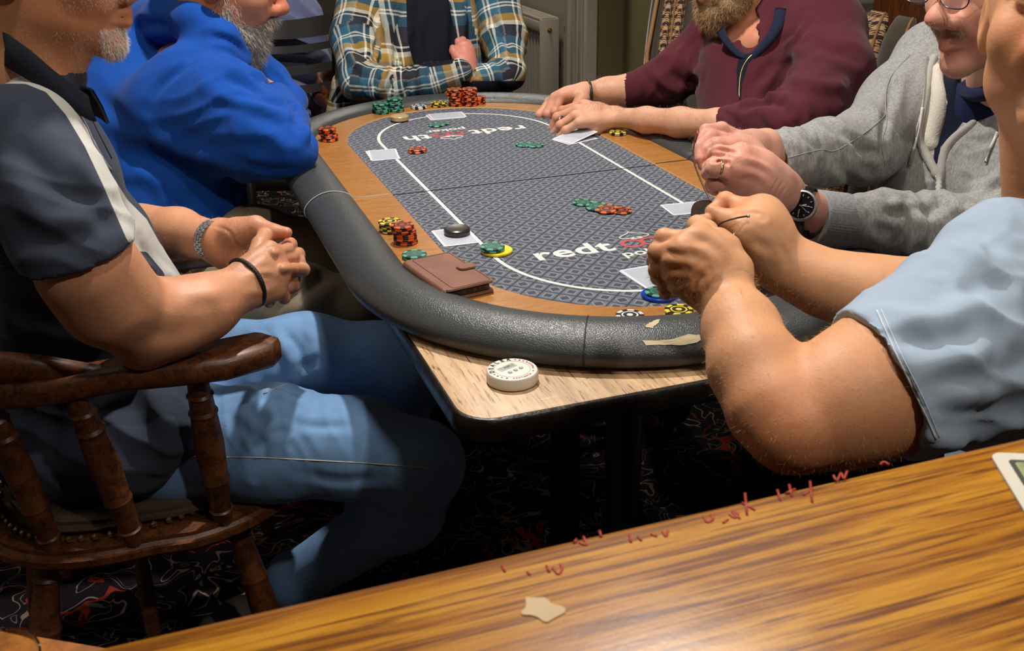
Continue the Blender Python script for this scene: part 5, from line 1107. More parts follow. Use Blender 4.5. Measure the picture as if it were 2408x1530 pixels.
hb = Body(); hb.ell(Wd_((0, -.025, .052)), Rd, np.array([.085, .094, .085])*1.08, .01); V, F = hb.surf(.007); put('hair', fast_mesh('hair', V, F, m_hair('fair_hair', H('#5d432b'), None)), Dp)
mMar = m_cloth('maroon_knit', H('#4e1c26'), H('#0e1322'), 1000, .12, .9, .4, sheen=.08)
s = Body(); s.ch([(1800, 60, 2.54, 110), (1790, 170, 2.50, 140), (1780, 300, 2.46, 140)], .05); s.ch([(1700, 60, 2.58, 50), (1860, 20, 2.46, 80), (1940, 70, 2.36, 85)], .05)
s.ch([(1680, 90, 2.58, 70), (1610, 160, 2.60, 58), (1560, 192, 2.61, 52), (1478, 213, 2.62, 40)], .03)
s.ch([(1940, 80, 2.36, 90), (1958, 170, 2.28, 88), (1900, 262, 2.18, 78), (1850, 295, 2.15, 66)], .04); s.ch([(1850, 295, 2.15, 62), (1760, 293, 2.20, 50), (1692, 293, 2.245, 41)], .03)
s.seg(P(1725, 60, 2.42), P(1790, 110, 2.45), .055, .050, .006, 1); s.seg(P(1765, 90, 2.38), P(1755, 130, 2.34), .022, .008, .006, 1)
s.cut(P(1470, 214, 2.62), P(1440, 214, 2.63)-P(1540, 205, 2.61), .08); s.cut(P(1668, 293, 2.26), P(1640, 293, 2.27)-P(1760, 293, 2.2), .07)
df = [([(1560, 150), (1600, 190), (1640, 200)], .012, -.008), ([(1530, 160), (1560, 200), (1600, 220)], .010, .006), ([(1600, 120), (1620, 160), (1650, 170)], .012, .006), ([(1750, 240), (1800, 215), (1840, 225)], .010, .010), ([(1755, 250), (1810, 235), (1850, 260)], .010, -.009), ([(1700, 260), (1730, 290), (1720, 320)], .008, -.005), ([(1780, 250), (1810, 280), (1830, 320)], .010, .006),
      ([(1800, 180), (1850, 150), (1900, 130)], .014, -.008), ([(1820, 130), (1870, 90), (1900, 40)], .010, .008), ([(1780, 230), (1830, 160), (1860, 110)], .012, .010), ([(1900, 100), (1960, 120), (2010, 130)], .016, -.008), ([(1880, 180), (1930, 200), (1990, 200)], .016, .008)]
oD, V, F, bD = cloth_obj('jumper', s, Dp, mMar, .0058, df, [(P(1600, 180, 2.58), .09, CR*.8-CU*.5, .035, .0035, 3), (P(1840, 270, 2.15), .09, CR, .035, .004, 7)], [[(1738, 130), (1790, 118), (1760, 150), (1745, 200), (1742, 250), (1733, 215), (1732, 165)]])
flap('collar', [P(1700, 62, 2.38), P(1712, 90, 2.375), P(1735, 118, 2.37), P(1752, 128, 2.365)], .030, .012, .003, m_cloth('navy_knit', H('#161d33')), Dp, (list(-CR*.5-CU*.5-CF*.3), list(-CR*.1-CU*.9-CF*.3)))
flap('collar', [P(1822, 20, 2.36), P(1815, 60, 2.35), P(1795, 95, 2.35), P(1768, 124, 2.36)], .034, .020, .003, m_cloth('navy_knit', H('#161d33')), Dp, (list(CR*.8-CU*.2-CF*.4), list(CR*.2-CU*.8-CF*.4)))
lay_tube('zip', bD, [(1800, 112), (1765, 132), (1744, 165), (1738, 215), (1742, 250)], .0013, mBrass, Dp)
w0 = P(1384, 220, 2.62); ax_ = P(1372, 218, 2.62)-P(1430, 214, 2.63); ax_ /= np.linalg.norm(ax_); fA = frame(ax_, CU); V, F = tube_data([w0+(fA[0]*math.cos(a)*.0285+fA[2]*math.sin(a)*.0295) for a in np.linspace(0, 2*math.pi, 40)[:-1]], .0042, 8, True); mk('bracelet', V, F, M('dark_bead', H('#2b241a'), .35, var=.5, vs=200), Dp)
def ring_on(px, py, d, a_px, r, mat, parent, w_=.0018):
    c_ = P(px, py, d); ax_ = P(a_px[0], a_px[1], a_px[2])-c_; ax_ /= np.linalg.norm(ax_); f = frame(ax_, CU); pts = [c_+(f[0]*math.cos(a)+f[2]*math.sin(a))*r for a in np.linspace(0, 2*math.pi, 30)[:-1]]
    nr = [p-c_ for p in pts]; V, F = tube_data(pts, w_, 8, True, flat=.45, nrm=nr); return mk('ring', V, F, mat, parent)
ring_on(1322, 283, 2.485, (1352, 272, 2.46), .0108, mSteel, Dp, .0026)
j = Body(); j.seg((.80, .22, .52), (.42, .18, .50), .10, .075); j.seg((.80, .40, .52), (.44, .44, .50), .10, .075); j.seg((.42, .18, .50), (.46, .2, .1), .07, .05); j.seg((.44, .44, .50), (.50, .42, .1), .07, .05); V, F = j.surf(.012); put('trousers', fast_mesh('trousers', V, F, m_cloth('dark_cotton2', H('#1b1d22'))), Dp)
# ================================================================= person E: grey zip hoodie
Ep = thing('person', (.72, -.42, 0), 'man in grey zip hoodie, glasses and black watch, hands raised over the rail', 'person')
skE = m_skin('skin_e', H('#d3a08a'), H('#c8685c'), .48)
b = Body(); Re, ce, We = head(b, P(2226, 99, 1.62), -CR*.84-CF*.40+np.array([0, 0, -.30]), (0, 0, 1), 1.13, nose=1.15, neck=P(2370, 230, 1.86), jowl=.006)
b.ch([(2330, 200, 1.92, 90), (2300, 420, 1.95, 120)], .05)
b.ch([(2200, 540, 1.72, 50), (1980, 520, 1.68, 46), (1890, 492, 1.635, 45), (1845, 462, 1.61, 49)], .02)
b.ch([(1960, 370, 1.82, 50), (1850, 372, 1.74, 40), (1790, 352, 1.68, 38)], .02)
# near (left) hand: wrist bent, back towards us
hand(b, (1838, 456, 1.605), 0, [(1742, 362, 1.545), (1735, 385, 1.53), (1730, 412, 1.535), (1730, 440, 1.55)],
     [[(1690, 358, 1.545), (1676, 366, 1.575), (1684, 376, 1.60)], [(1676, 390, 1.54), (1667, 400, 1.57), (1680, 412, 1.59)], [(1678, 397, 1.52), (1664, 408, 1.545), (1672, 420, 1.575)], [(1678, 432, 1.54), (1668, 440, 1.56), (1680, 450, 1.585)]],
     [(1790, 380, 1.60), (1750, 345, 1.60), (1708, 344, 1.60), (1676, 354, 1.60)], 1.13, .0165)
b.ch([(1790, 385, 1.575, 30), (1812, 425, 1.59, 38), (1770, 405, 1.56, 32)], .02)
# far (right) hand, fingertips pinched together on top
hand(b, (1800, 352, 1.675), 0, [(1742, 328, 1.63), (1736, 340, 1.62), (1732, 356, 1.62), (1732, 372, 1.63)],
     [[(1696, 304, 1.62), (1660, 306, 1.61), (1648, 330, 1.60)], [(1672, 322, 1.60), (1644, 346, 1.585), (1646, 374, 1.575)], [(1680, 350, 1.605), (1648, 366, 1.585), (1654, 390, 1.575)], [(1684, 376, 1.62), (1654, 388, 1.60), (1664, 404, 1.59)]],
     [(1760, 350, 1.60), (1720, 345, 1.585), (1688, 342, 1.58), (1664, 352, 1.58)], 1.13)
sp = [(P(1690, 380, 1.56), .05, (1.05, .85, .85)), (P(1715, 400, 1.53), .05, (1.04, .88, .90)), (P(1665, 330, 1.6), .04, (1.0, .80, .82)), (P(2150, 50, 1.6), .03, (1.0, .70, .66)), (We((0, .100, -.066)), .016, (.88, .55, .52)), (P(2290, 60, 1.6), .06, (.98, .80, .74))]
hE, VE, FE = skin_obj(b, Ep, skE, .0048, .0021, spots=sp, extra=[(P(2240, 70, 1.66)-.13, P(2240, 70, 1.66)+.13, .0028)], specs=[([(1712, 385), (1695, 380), (1680, 380)], .003, -.004), ([(1702, 422), (1688, 418), (1672, 420)], .003, -.004), ([(1735, 360), (1700, 352), (1680, 352)], .003, -.003), ([(1843, 425), (1826, 450), (1818, 480)], .002, -.0010), ([(1852, 432), (1836, 458), (1828, 490)], .002, -.0010), ([(1832, 418), (1815, 445), (1806, 470)], .002, -.0008), ([(1740, 370), (1790, 385), (1820, 410)], .006, .0015), ([(1735, 400), (1780, 410), (1810, 430)], .006, .0015), ([(1740, 385), (1785, 398), (1815, 420)], .005, -.0012)]); eyes(We, Re, Ep, 1.13)
hb = Body(); hb.ell(We((0, -.030, .055)), Re, np.array([.083, .092, .082])*1.13, .01); V, F = hb.surf(.006); put('hair', fast_mesh('hair', V, F, m_hair('short_grey_hair', H('#8b867f'), None)), Ep)
q = (VE-ce)@Re.T/1.13; mk_ = (q[:, 2] < -.028) & (q[:, 1] > .0) & (q[:, 2] > -.135) & (np.abs(q[:, 2]+.066) > .010)
strands('stubble', VE, FE, mk_, 3500, .0045, .00011, M('grey_stubble', H('#b8aa9c'), .5), Ep, (0, 0, -.6), 6)
strands('moustache', VE, FE, (np.abs(q[:, 0]) < .030) & (q[:, 1] > .084) & (q[:, 2] < -.046) & (q[:, 2] > -.060), 1500, .008, .00011, M('grey_moustache', H('#a0917f'), .6), Ep, (0, 0, -.9), 7, .4)
# spectacles he wears
# (thin clear lenses)
mFr = M('gunmetal_frame', H('#5a5d62'), .25, .9); mLens = M('lens', (.9, .92, .95), .05)
mLens.node_tree.nodes['Principled BSDF'].inputs['Alpha'].default_value = .10
for s_ in (-1, 1):
    ctr = We((s_*.034, .118, .006)); pts = [We((s_*.034+.026*math.copysign(abs(math.cos(a))**.75, math.cos(a)), .118-.12*abs(s_*.026*math.cos(a))*0, .006+.019*math.copysign(abs(math.sin(a))**.75, math.sin(a)))) for a in np.linspace(0, 2*math.pi, 33)[:-1]]
    V, F = tube_data(pts, .0011, 6, True); fr = mk('spectacle_rim', V, F, mFr, Ep); V = [Vector(p) for p in pts]; mk('lens', V, [tuple(range(32))], mLens, fr, False)
    tube('spectacle_temple', [We((s_*.060, .118, .012)), We((s_*.078, .100, .012)), We((s_*.084, .0, .012)), We((s_*.084, -.03, -.02))], .0013, mFr, Ep, 6)
tube('spectacle_bridge', [We((-.008, .118, .012)), We((0, .122, .016)), We((.008, .118, .012))], .0012, mFr, Ep, 6)
# hoodie
mGr = m_cloth('grey_marl', H('#9c9c98'), H('#0b1226'), 1000, .05, .9, .35, heather=.75, alt2=H('#cdc7ba'))
s = Body(); s.ch([(2340, 190, 1.99, 130), (2290, 310, 1.96, 165), (2260, 450, 1.96, 175), (2270, 600, 1.96, 170)], .05); s.ch([(2290, 150, 2.0, 70), (2200, 130, 2.02, 80)], .05)
s.ch([(2190, 165, 2.02, 90), (2120, 250, 1.97, 92), (2030, 345, 1.87, 84)], .04); s.ch([(2030, 345, 1.87, 84), (1940, 360, 1.79, 72), (1850, 376, 1.735, 66), (1815, 378, 1.72, 60)], .03)
s.ch([(1962, 520, 1.675, 63), (2080, 524, 1.70, 72), (2200, 540, 1.73, 84), (2340, 570, 1.77, 100)], .03); s.ch([(2340, 570, 1.77, 100), (2420, 400, 1.80, 110), (2430, 250, 1.85, 110)], .05)
s.seg(We((0, -.02, -.05)), P(2350, 215, 1.86), .074, .070, .006, 1); s.seg(P(2300, 200, 1.80), P(2235, 300, 1.78), .050, .020, .01, 1)
s.cut(P(1806, 382, 1.715), P(1790, 384, 1.705)-P(1860, 372, 1.74), .085); s.ch([(1860, 372, 1.74, 56), (1808, 380, 1.718, 53)], .002, 1)
ef = [([(1850, 320), (1880, 350), (1890, 400)], .009, .005), ([(1880, 310), (1925, 350), (1930, 430)], .009, -.007), ([(1920, 300), (1960, 340), (1975, 430)], .010, .006), ([(1945, 280), (1980, 310), (2040, 350)], .010, -.008), ([(1940, 340), (1990, 400), (2020, 430)], .010, -.008), ([(2000, 350), (2060, 360), (2080, 355)], .009, -.007), ([(1970, 370), (2010, 410), (2040, 425)], .009, .007),
      ([(2010, 220), (2060, 260), (2085, 260)], .012, .004), ([(2085, 260), (2075, 330), (2085, 400)], .008, -.006), ([(2085, 140), (2100, 200), (2080, 280)], .007, -.005), ([(2140, 150), (2120, 200), (2110, 280)], .01, .004), ([(2060, 450), (2080, 480), (2130, 475)], .010, .006), ([(2140, 470), (2180, 500), (2220, 470)], .010, -.007), ([(2230, 460), (2260, 500), (2300, 490)], .010, .007),
      ([(2040, 480), (2060, 530), (2100, 560)], .010, -.005), ([(2160, 480), (2170, 540), (2150, 590)], .010, .006), ([(2280, 340), (2320, 330), (2360, 300)], .010, -.006), ([(2260, 440), (2320, 430), (2400, 360)], .010, .006), ([(2320, 460), (2340, 440), (2380, 430)], .008, -.008)]
polo_p = [(2216, 160), (2250, 172), (2290, 184), (2330, 170), (2360, 170), (2362, 190), (2330, 215), (2290, 255), (2262, 290), (2240, 320), (2212, 345), (2205, 395), (2195, 372), (2200, 330), (2212, 285), (2225, 240), (2216, 210), (2208, 195)]
lin_p = [(2195, 138), (2216, 160), (2206, 192), (2216, 206), (2228, 240), (2214, 290), (2200, 335), (2184, 345), (2166, 330), (2170, 300), (2180, 260), (2188, 225), (2192, 190), (2186, 170)]
lin2 = [(2325, 224), (2352, 200), (2362, 210), (2352, 232), (2330, 250), (2300, 275), (2290, 285), (2268, 300), (2266, 290), (2290, 258)]
oE, V, F, bE = cloth_obj('hoodie', s, Ep, mGr, .0046, ef, [(P(1880, 380, 1.72), .08, CR, .022, .0028, 5), (P(2150, 530, 1.7), .10, CR+CU*.5, .035, .003, 4), (P(2300, 450, 1.8), .08, CR-CU, .03, .004, 8)], [polo_p], panel2=[lin_p, lin2])
# pale rolled lining, zip, cords, seams
def surf_blob(name, bt, pts, mat, parent, vox=.003, k=.01):
    bb = Body(); L = []
    for (px, py, r, lift) in spline(pts, 5):
        h, n = hit(bt, px, py)
        if h is None: continue
        d = (h-CAM)@CF; L.append((h+n*lift, r*d/FPX))
    L = [(np.mean([q[0] for q in L[max(0, i-2):i+3]], axis=0), L[i][1]) for i in range(len(L))]
    for (a, ra), (c_, rc) in zip(L[:-1], L[1:]): bb.seg(a, c_, ra, rc, k)
    V, F = bb.surf(vox); return put(name, fast_mesh(name, V, F, mat), parent)
surf_blob('hood_lining', bE, [(2206, 150, 8, -.001), (2203, 195, 11, -.003), (2208, 240, 16, -.007), (2200, 285, 18, -.008), (2188, 325, 16, -.008), (2192, 342, 9, -.005)], m_cloth('cream_fleece', H('#c9c3b4'), None, 300, .1, .95, .8), Ep)
surf_blob('zip_band', bE, [(2200, 128, 5, -.001), (2186, 160, 5, -.001), (2180, 215, 5, -.001), (2168, 280, 5, -.001), (2158, 318, 5, -.001), (2172, 350, 5, -.001), (2192, 390, 5, -.001), (2205, 418, 5, -.001)], mGr, Ep)
surf_blob('zip_band', bE, [(2358, 208, 5, -.001), (2330, 250, 5, -.001), (2290, 288, 5, -.001), (2250, 318, 5, -.001), (2222, 350, 5, -.001), (2214, 390, 5, -.001), (2208, 420, 5, -.001), (2206, 470, 5, -.001)], mGr, Ep)
mZip = M('zip_metal', H('#c2c4c6'), .25, .8)
zp, zn = on_surf(bE, [(2181, 138), (2176, 170), (2174, 215), (2168, 260), (2154, 305), (2152, 325), (2166, 360), (2186, 395), (2202, 420)], 12, .0025)
bm = bmesh.new()
for i in range(len(zp)-1):
    n_ = max(1, int(np.linalg.norm(zp[i+1]-zp[i])/.0026))
    if np.linalg.norm(zp[i+1]-zp[i]) > .05: continue
    for k in range(n_): bmesh.ops.create_cube(bm, size=.0017, matrix=Matrix.Translation(zp[i]+(zp[i+1]-zp[i])*k/n_+zn[i]*.0012) @ Matrix.Scale(2.0, 4, (1, 0, 0)))
o = from_bm('zip_teeth', bm, mZip, Ep); o['kind'] = 'stuff'
lay_tube('zip_slider', bE, [(2203, 415), (2203, 432), (2200, 455)], .0022, mZip, Ep, .004)
mCord = M('white_cord', H('#c9c6bd'), .8); mTip = M('cord_tip', H('#8f8a80'), .35, .5)
lay_tube('drawcord', bE, [(2166, 255), (2158, 300), (2148, 335), (2143, 350)], .0024, mCord, Ep, .004); lay_tube('cord_tip', bE, [(2143, 350), (2138, 368), (2136, 386)], .0026, mTip, Ep, .004)
lay_tube('drawcord', bE, [(2350, 312), (2340, 335), (2332, 350)], .0024, mCord, Ep, .004); lay_tube('cord_tip', bE, [(2332, 350), (2326, 368), (2322, 384)], .0026, mTip, Ep, .004)
mSm = M('grey_seam', H('#8b8b88'), .9)
lay_tube('sleeve_seam', bE, [(1832, 370), (1858, 370), (1875, 365), (1930, 352), (1960, 355), (2000, 335), (2050, 300), (2082, 270)], .0010, mSm, Ep); lay_tube('shoulder_seam', bE, [(2140, 130), (2095, 180), (2082, 230), (2085, 290), (2075, 330), (2080, 390)], .0010, mSm, Ep); lay_tube('cuff_seam', bE, [(1818, 350), (1832, 372), (1828, 400), (1822, 412)], .0010, mSm, Ep)
# ribbed cuff on the near sleeve
ca, cb2 = P(1906, 511, 1.652), P(1985, 521, 1.682); Mx, L = axisM(ca, cb2); V = []; F = []; nA = 128; prof = [(0, .0425), (.06, .0436), (.5, .0440), (.94, .0446), (1.0, .0435)]
pr2 = [(0, .034)]+prof
for t_, r_ in pr2:
    for k in range(nA): rr_ = r_+(.0007 if k % 2 else -.0007); V.append(Mx @ Vector((rr_*math.cos(2*math.pi*k/nA), rr_*math.sin(2*math.pi*k/nA), t_*L)))
for i in range(len(pr2)-1):
    for k in range(nA): F.append((i*nA+k, i*nA+(k+1) % nA, (i+1)*nA+(k+1) % nA, (i+1)*nA+k))
mk('ribbed_cuff', V, F, m_cloth('grey_rib', H('#9a9b9c'), None, 1000, .05, .9, .3, heather=.7), Ep)
mNvP = m_cloth('navy_polo', H('#111b3e')); bSk = bvh(VE, FE); surf_blob('polo_collar', bSk, [(2240, 200, 9, .001), (2265, 214, 12, .001), (2300, 222, 13, .001), (2335, 212, 14, .001), (2368, 190, 15, .001), (2398, 160, 16, .001)], mNvP, Ep); s2 = Body(); s2.ch([(2345, 232, 1.84, 86), (2300, 300, 1.90, 98), (2290, 420, 1.95, 105)], .03); V2, F2 = s2.surf(.006); put('polo_shirt', fast_mesh('polo_shirt', V2, F2, mNvP), Ep)
# wristwatch with black dial
wc = P(1884, 484, 1.582); fw = CAM-wc; fw = fw/np.linalg.norm(fw); wn = fw*.95+(-CR)*.18+CU*.22; wn /= np.linalg.norm(wn); arm = P(1990, 520, 1.68)-P(1845, 462, 1.61); arm -= wn*(arm@wn); arm /= np.linalg.norm(arm); wt = np.cross(wn, arm)
WMx = Matrix(((arm[0], wt[0], wn[0], wc[0]), (arm[1], wt[1], wn[1], wc[1]), (arm[2], wt[2], wn[2], wc[2]), (0, 0, 0, 1)))
wcase = lathe('wristwatch', [(.0205, -.005), (.0232, -.004), (.0240, .0), (.0232, .0035), (.0210, .0045), (.0200, .0030), (.001, .0030)], mSteel, Ep, 48, WMx)
V, F = ringmesh(0, .0198, .0031, 40); mk('dial', [WMx @ Vector(v) for v in V], F, M('black_dial', (.008, .008, .01), .15), wcase, False)
mIdx = M('watch_silver', H('#d8d8d6'), .25, .3)
for k in range(12):
    a = 2*math.pi*k/12; bm = bmesh.new(); box_bm(bm, (0, 0, 0), (.0030 if k % 3 else .0036, .0008, .0004), 0, M=WMx @ Matrix.Rotation(a, 4, 'Z') @ Matrix.Translation((.0158, 0, .0035))); from_bm('hour_marker', bm, mIdx, wcase)
for a, l, w_ in ((.35, .0105, .0010), (.05, .0155, .0009), (-.62, .0165, .0004)):
    bm = bmesh.new(); box_bm(bm, (0, 0, 0), (l, w_, .0004), 0, M=WMx @ Matrix.Rotation(a, 4, 'Z') @ Matrix.Translation((l/2-.002, 0, .0040))); from_bm('watch_hand', bm, mIdx, wcase)
bm = bmesh.new(); box_bm(bm, (0, 0, 0), (.0010, .0070, .0003), 0, M=WMx @ Matrix.Translation((-.0005, -.0095, .0035))); from_bm('dial_plate', bm, mIdx, wcase)
Mx2, l2 = axisM(WMx @ Vector((-.021, .004, 0)), WMx @ Vector((-.0265, .005, 0))); lathe('crown', [(.0028, 0), (.0032, .001), (.0032, l2), (.001, l2+.0003)], mSteel, Ep, 14, Mx2)
w0 = wc-wn*.033; pts = []; nr = []
for a in np.linspace(math.radians(38), math.radians(322), 44):
    v = wn*math.cos(a)*.0345+wt*math.sin(a)*.0355; pts.append(w0+v+wn*.0015); nr.append(v)
V, F = tube_data(pts, .0098, 12, flat=.18, nrm=nr); mk('watch_strap', V, F, M('black_strap', H('#0e0d0d'), .35, bmp=.4, bs=300), Ep)
ring_on(1687, 397, 1.525, (1728, 410, 1.535), .0136, M('gold_ring', H('#d3b98a'), .22, 1), Ep, .0026)
j = Body(); j.seg((.72, -.48, .52), (.40, -.45, .52), .10, .075); j.seg((.72, -.30, .52), (.42, -.25, .52), .10, .075); j.seg((.40, -.45, .52), (.45, -.45, .1), .07, .05); j.seg((.42, -.25, .52), (.46, -.25, .1), .07, .05); V, F = j.surf(.012); put('trousers', fast_mesh('trousers', V, F, m_cloth('dark_cotton3', H('#17191e'))), Ep)

# ================================================================= person F: near man in a pale grey-blue T-shirt
Fp = thing('person', (.15, -1.12, 0), 'man in pale grey-blue t-shirt at right, forearm raised, holding folded eyeglasses', 'person')
skF = m_skin('skin_f', H('#cf9b70'), H('#c06a52'), .5)
b = Body(); Rf, cf_, Wf = head(b, P(2478, 195, 1.04), -CR*.40-CF*.88+np.array([0, 0, -.16]), (0, 0, 1), 1.02, neck=P(2500, 470, 1.20), smile=.005, jowl=.004, ear=(.073, -.032))
b.ch([(2520, 600, 1.25, 150), (2480, 900, 1.25, 200)], .05); b.ch([(2420, 640, 1.16, 110), (2230, 820, 1.07, 120)], .04)
b.ch([(2230, 820, 1.065, 128), (2080, 897, 1.03, 160), (1980, 948, 1.005, 142), (1880, 1005, .985, 104)], .03)
b.ch([(1850, 1015, .985, 94), (1822, 960, 1.0, 108), (1774, 862, 1.03, 104), (1742, 775, 1.07, 88), (1706, 690, 1.11, 64)], .014)
hand(b, (1700, 675, 1.115), 0, [(1640, 565, 1.105), (1606, 590, 1.10), (1592, 620, 1.11), (1598, 655, 1.125)],
     [[(1562, 560, 1.12), (1552, 578, 1.15), (1575, 590, 1.17)], [(1548, 592, 1.12), (1540, 612, 1.15), (1565, 622, 1.17)], [(1548, 634, 1.13), (1548, 652, 1.16), (1572, 655, 1.18)], [(1566, 672, 1.145), (1566, 688, 1.17), (1590, 686, 1.18)]],
     [(1690, 600, 1.14), (1660, 545, 1.17), (1640, 530, 1.20), (1655, 520, 1.23)], 1.02, .0165)
b.ch([(1690, 640, 1.12, 52), (1655, 610, 1.115, 42), (1625, 615, 1.115, 34)], .02); b.ch([(1665, 590, 1.115, 36), (1648, 542, 1.12, 24)], .012); b.ch([(1740, 625, 1.125, 24), (1695, 560, 1.135, 22)], .02)
b.ch([(2300, 720, 1.20, 95), (2180, 705, 1.20, 88), (2040, 690, 1.215, 80), (1935, 665, 1.23, 66), (1860, 628, 1.245, 56), (1822, 605, 1.25, 56)], .03)
hand(b, (1818, 602, 1.25), 0, [(1786, 500, 1.25), (1796, 530, 1.225), (1790, 560, 1.22), (1780, 590, 1.225)],
     [[(1706, 472, 1.275), (1676, 498, 1.27), (1668, 522, 1.255)], [(1738, 492, 1.265), (1706, 512, 1.285), (1690, 530, 1.28)], [(1738, 520, 1.27), (1716, 548, 1.28), (1735, 560, 1.27)], [(1744, 560, 1.26), (1728, 580, 1.27), (1745, 592, 1.265)]],
     [(1790, 580, 1.225), (1752, 548, 1.21), (1712, 520, 1.225), (1676, 498, 1.235)], 1.08, .0165)
b.ch([(1800, 570, 1.24, 50), (1775, 540, 1.235, 40), (1800, 510, 1.245, 36)], .03)
sp = [(P(1580, 600, 1.12), .035, (1.05, .90, .88)), (P(1700, 500, 1.26), .045, (1.06, .88, .84)), (P(1720, 540, 1.25), .03, (1.03, .84, .80)), (P(1850, 1060, .98), .07, (.92, .66, .58)), (P(2430, 80, 1.03), .035, (1.04, .74, .66)), (Wf((0, .100, -.066)), .016, (.92, .60, .56)), (Wf((0, .12, -.03)), .03, (1.05, .78, .72)), (P(2080, 1040, 1.02), .08, (.90, .70, .60))]
hF, VF, FF_ = skin_obj(b, Fp, skF, .0042, .0021, spots=sp, extra=[(P(2500, 140, 1.08)-.13, P(2500, 140, 1.08)+.13, .0026)], specs=[([(1560, 590), (1590, 598), (1625, 600)], .004, -.002), ([(1555, 632), (1580, 634), (1610, 632)], .004, -.002), ([(1560, 668), (1585, 668), (1610, 660)], .004, -.0025), ([(1605, 575), (1650, 590), (1700, 640)], .006, .0016), ([(1600, 610), (1650, 630), (1690, 660)], .006, .0016), ([(1620, 560), (1670, 570), (1710, 610)], .006, -.0015), ([(1632, 690), (1640, 660), (1665, 640)], .004, -.0025), ([(1640, 700), (1655, 670), (1690, 660)], .009, .0025), ([(1740, 505), (1770, 500), (1790, 510)], .005, -.002), ([(1700, 560), (1745, 570), (1780, 600)], .008, .002), ([(1830, 570), (1845, 590), (1850, 620)], .004, -.0015), ([(1760, 560), (1800, 580), (1830, 590)], .006, -.0015)]); eyes(Wf, Rf, Fp, 1.0)
hb = Body(); hb.ell(Wf((0, -.030, .055)), Rf, np.array([.083, .092, .082]), .01); V, F = hb.surf(.006); put('hair', fast_mesh('hair', V, F, m_hair('sandy_grey_hair', H('#8a7660'), None)), Fp)
x, y, d_ = PJ(VF); am = (y > 640) & (x < 2150); strands('arm_hair', VF, FF_, am, 9000, .0062, .00008, M('golden_hair', H('#c79a58'), .4), Fp, (-.25, -.1, -.3), 4, .6)
mTee = m_cloth('pale_blue_cotton', H('#9bacbd'), None, 1300, .05, .85, .25)
s = Body(); s.ch([(2500, 560, 1.27, 160), (2500, 800, 1.28, 240), (2500, 1100, 1.28, 260)], .05); s.ch([(2450, 560, 1.22, 130), (2360, 640, 1.15, 145), (2230, 780, 1.09, 165), (2110, 885, 1.035, 172), (2020, 925, 1.01, 176)], .05); s.ch([(2480, 900, 1.12, 220), (2320, 900, 1.12, 150)], .08)
s.seg(Wf((0, -.03, -.06)), P(2480, 480, 1.2), .070, .085, .004, 1)
ax_ = -(CR*.90+CU*.42+CF*.05); s.cut(P(2066, 905, 1.02), ax_, .19); s.ch([(2150, 862, 1.055, 152), (2030, 925, 1.01, 163)], .002, 1)
ff = [([(2080, 740), (2200, 760), (2300, 730)], .016, .006), ([(2060, 760), (2180, 800), (2320, 790)], .016, -.008), ([(2110, 830), (2220, 850), (2380, 800)], .016, .007), ([(2130, 880), (2250, 880), (2380, 860)], .014, -.007), ([(2150, 940), (2250, 930), (2330, 960)], .014, .006), ([(2180, 980), (2290, 990), (2380, 960)], .016, -.008), ([(2200, 640), (2260, 680), (2350, 640)], .016, -.005), ([(2250, 560), (2330, 620), (2400, 590)], .016, .005), ([(2160, 1020), (2260, 1040), (2360, 1020)], .014, .006)]
oF, V, F, bF = cloth_obj('t_shirt', s, Fp, mTee, .0044, ff, [(P(2250, 850, 1.03), .14, CU+CR*.2, .05, .004, 12), (P(2300, 600, 1.1), .10, CU*.4-CR, .05, .003, 3)])
mThF = M('thread_pale', H('#c3cdd6'), .8)
lay_tube('hem_stitching', bF, [(2062, 730), (2086, 785), (2114, 845), (2144, 905), (2172, 965), (2200, 1032)], .0010, mThF, Fp); lay_tube('hem_stitching', bF, [(2072, 728), (2096, 783), (2124, 843), (2154, 903), (2182, 963), (2208, 1028)], .0006, mThF, Fp)
j = Body(); j.seg((.25, -1.18, .55), (.10, -.98, .50), .13, .08); j.seg((.25, -1.18, .55), (.25, -1.18, .7), .15, .15); j.seg((.10, -.98, .50), (.05, -1.08, .1), .08, .05); V, F = j.surf(.012, lo=np.array([-2, -2, .02])); put('trousers', fast_mesh('trousers', V, F, m_cloth('navy_cotton', H('#141a2a'))), Fp)
# ---------------------------------------------------------------- eyeglasses held by person F
eg = thing('eyeglasses', P(1680, 500, 1.28), 'thin brown-framed eyeglasses held in both hands of the man in the pale t-shirt', 'eyeglasses')
mTor = M('brown_temple', H('#5a3622'), .25, .3)
tp = spline([P(1641, 308, 1.40), P(1632, 340, 1.395), P(1631, 375, 1.39), P(1642, 410, 1.375), P(1660, 450, 1.355), P(1673, 478, 1.34)], 6); tube('temple', tp, .0012, mTor, eg, 8); tube('temple_tip', [P(1642, 307, 1.40), P(1637, 322, 1.40), P(1634, 334, 1.396)], .0019, M('bright_brown', H('#a5613f'), .2, .5), eg, 8)
tp = spline([P(1758, 508, 1.195), P(1730, 513, 1.19), P(1700, 522, 1.19), P(1682, 536, 1.195), P(1670, 548, 1.20)], 6); tube('temple', tp, .0016, mTor, eg, 8, flat=.6); tube('temple_hinge', [P(1756, 508.5, 1.194), P(1763, 507.5, 1.194)], .0020, mSteel, eg, 8)
tube('bridge_wire', spline([P(1727, 548, 1.20), P(1722, 558, 1.195), P(1708, 566, 1.19)], 4), .0011, mSteel, eg, 6)
lc = P(1652, 498, 1.33); e1 = CR*.9+CU*.1; e2 = CU*.85-CF*.3; pl = [lc+e1*.0155*math.copysign(abs(math.cos(a))**.7, math.cos(a))+e2*.0165*math.copysign(abs(math.sin(a))**.7, math.sin(a)) for a in np.linspace(0, 2*math.pi, 29)[:-1]]
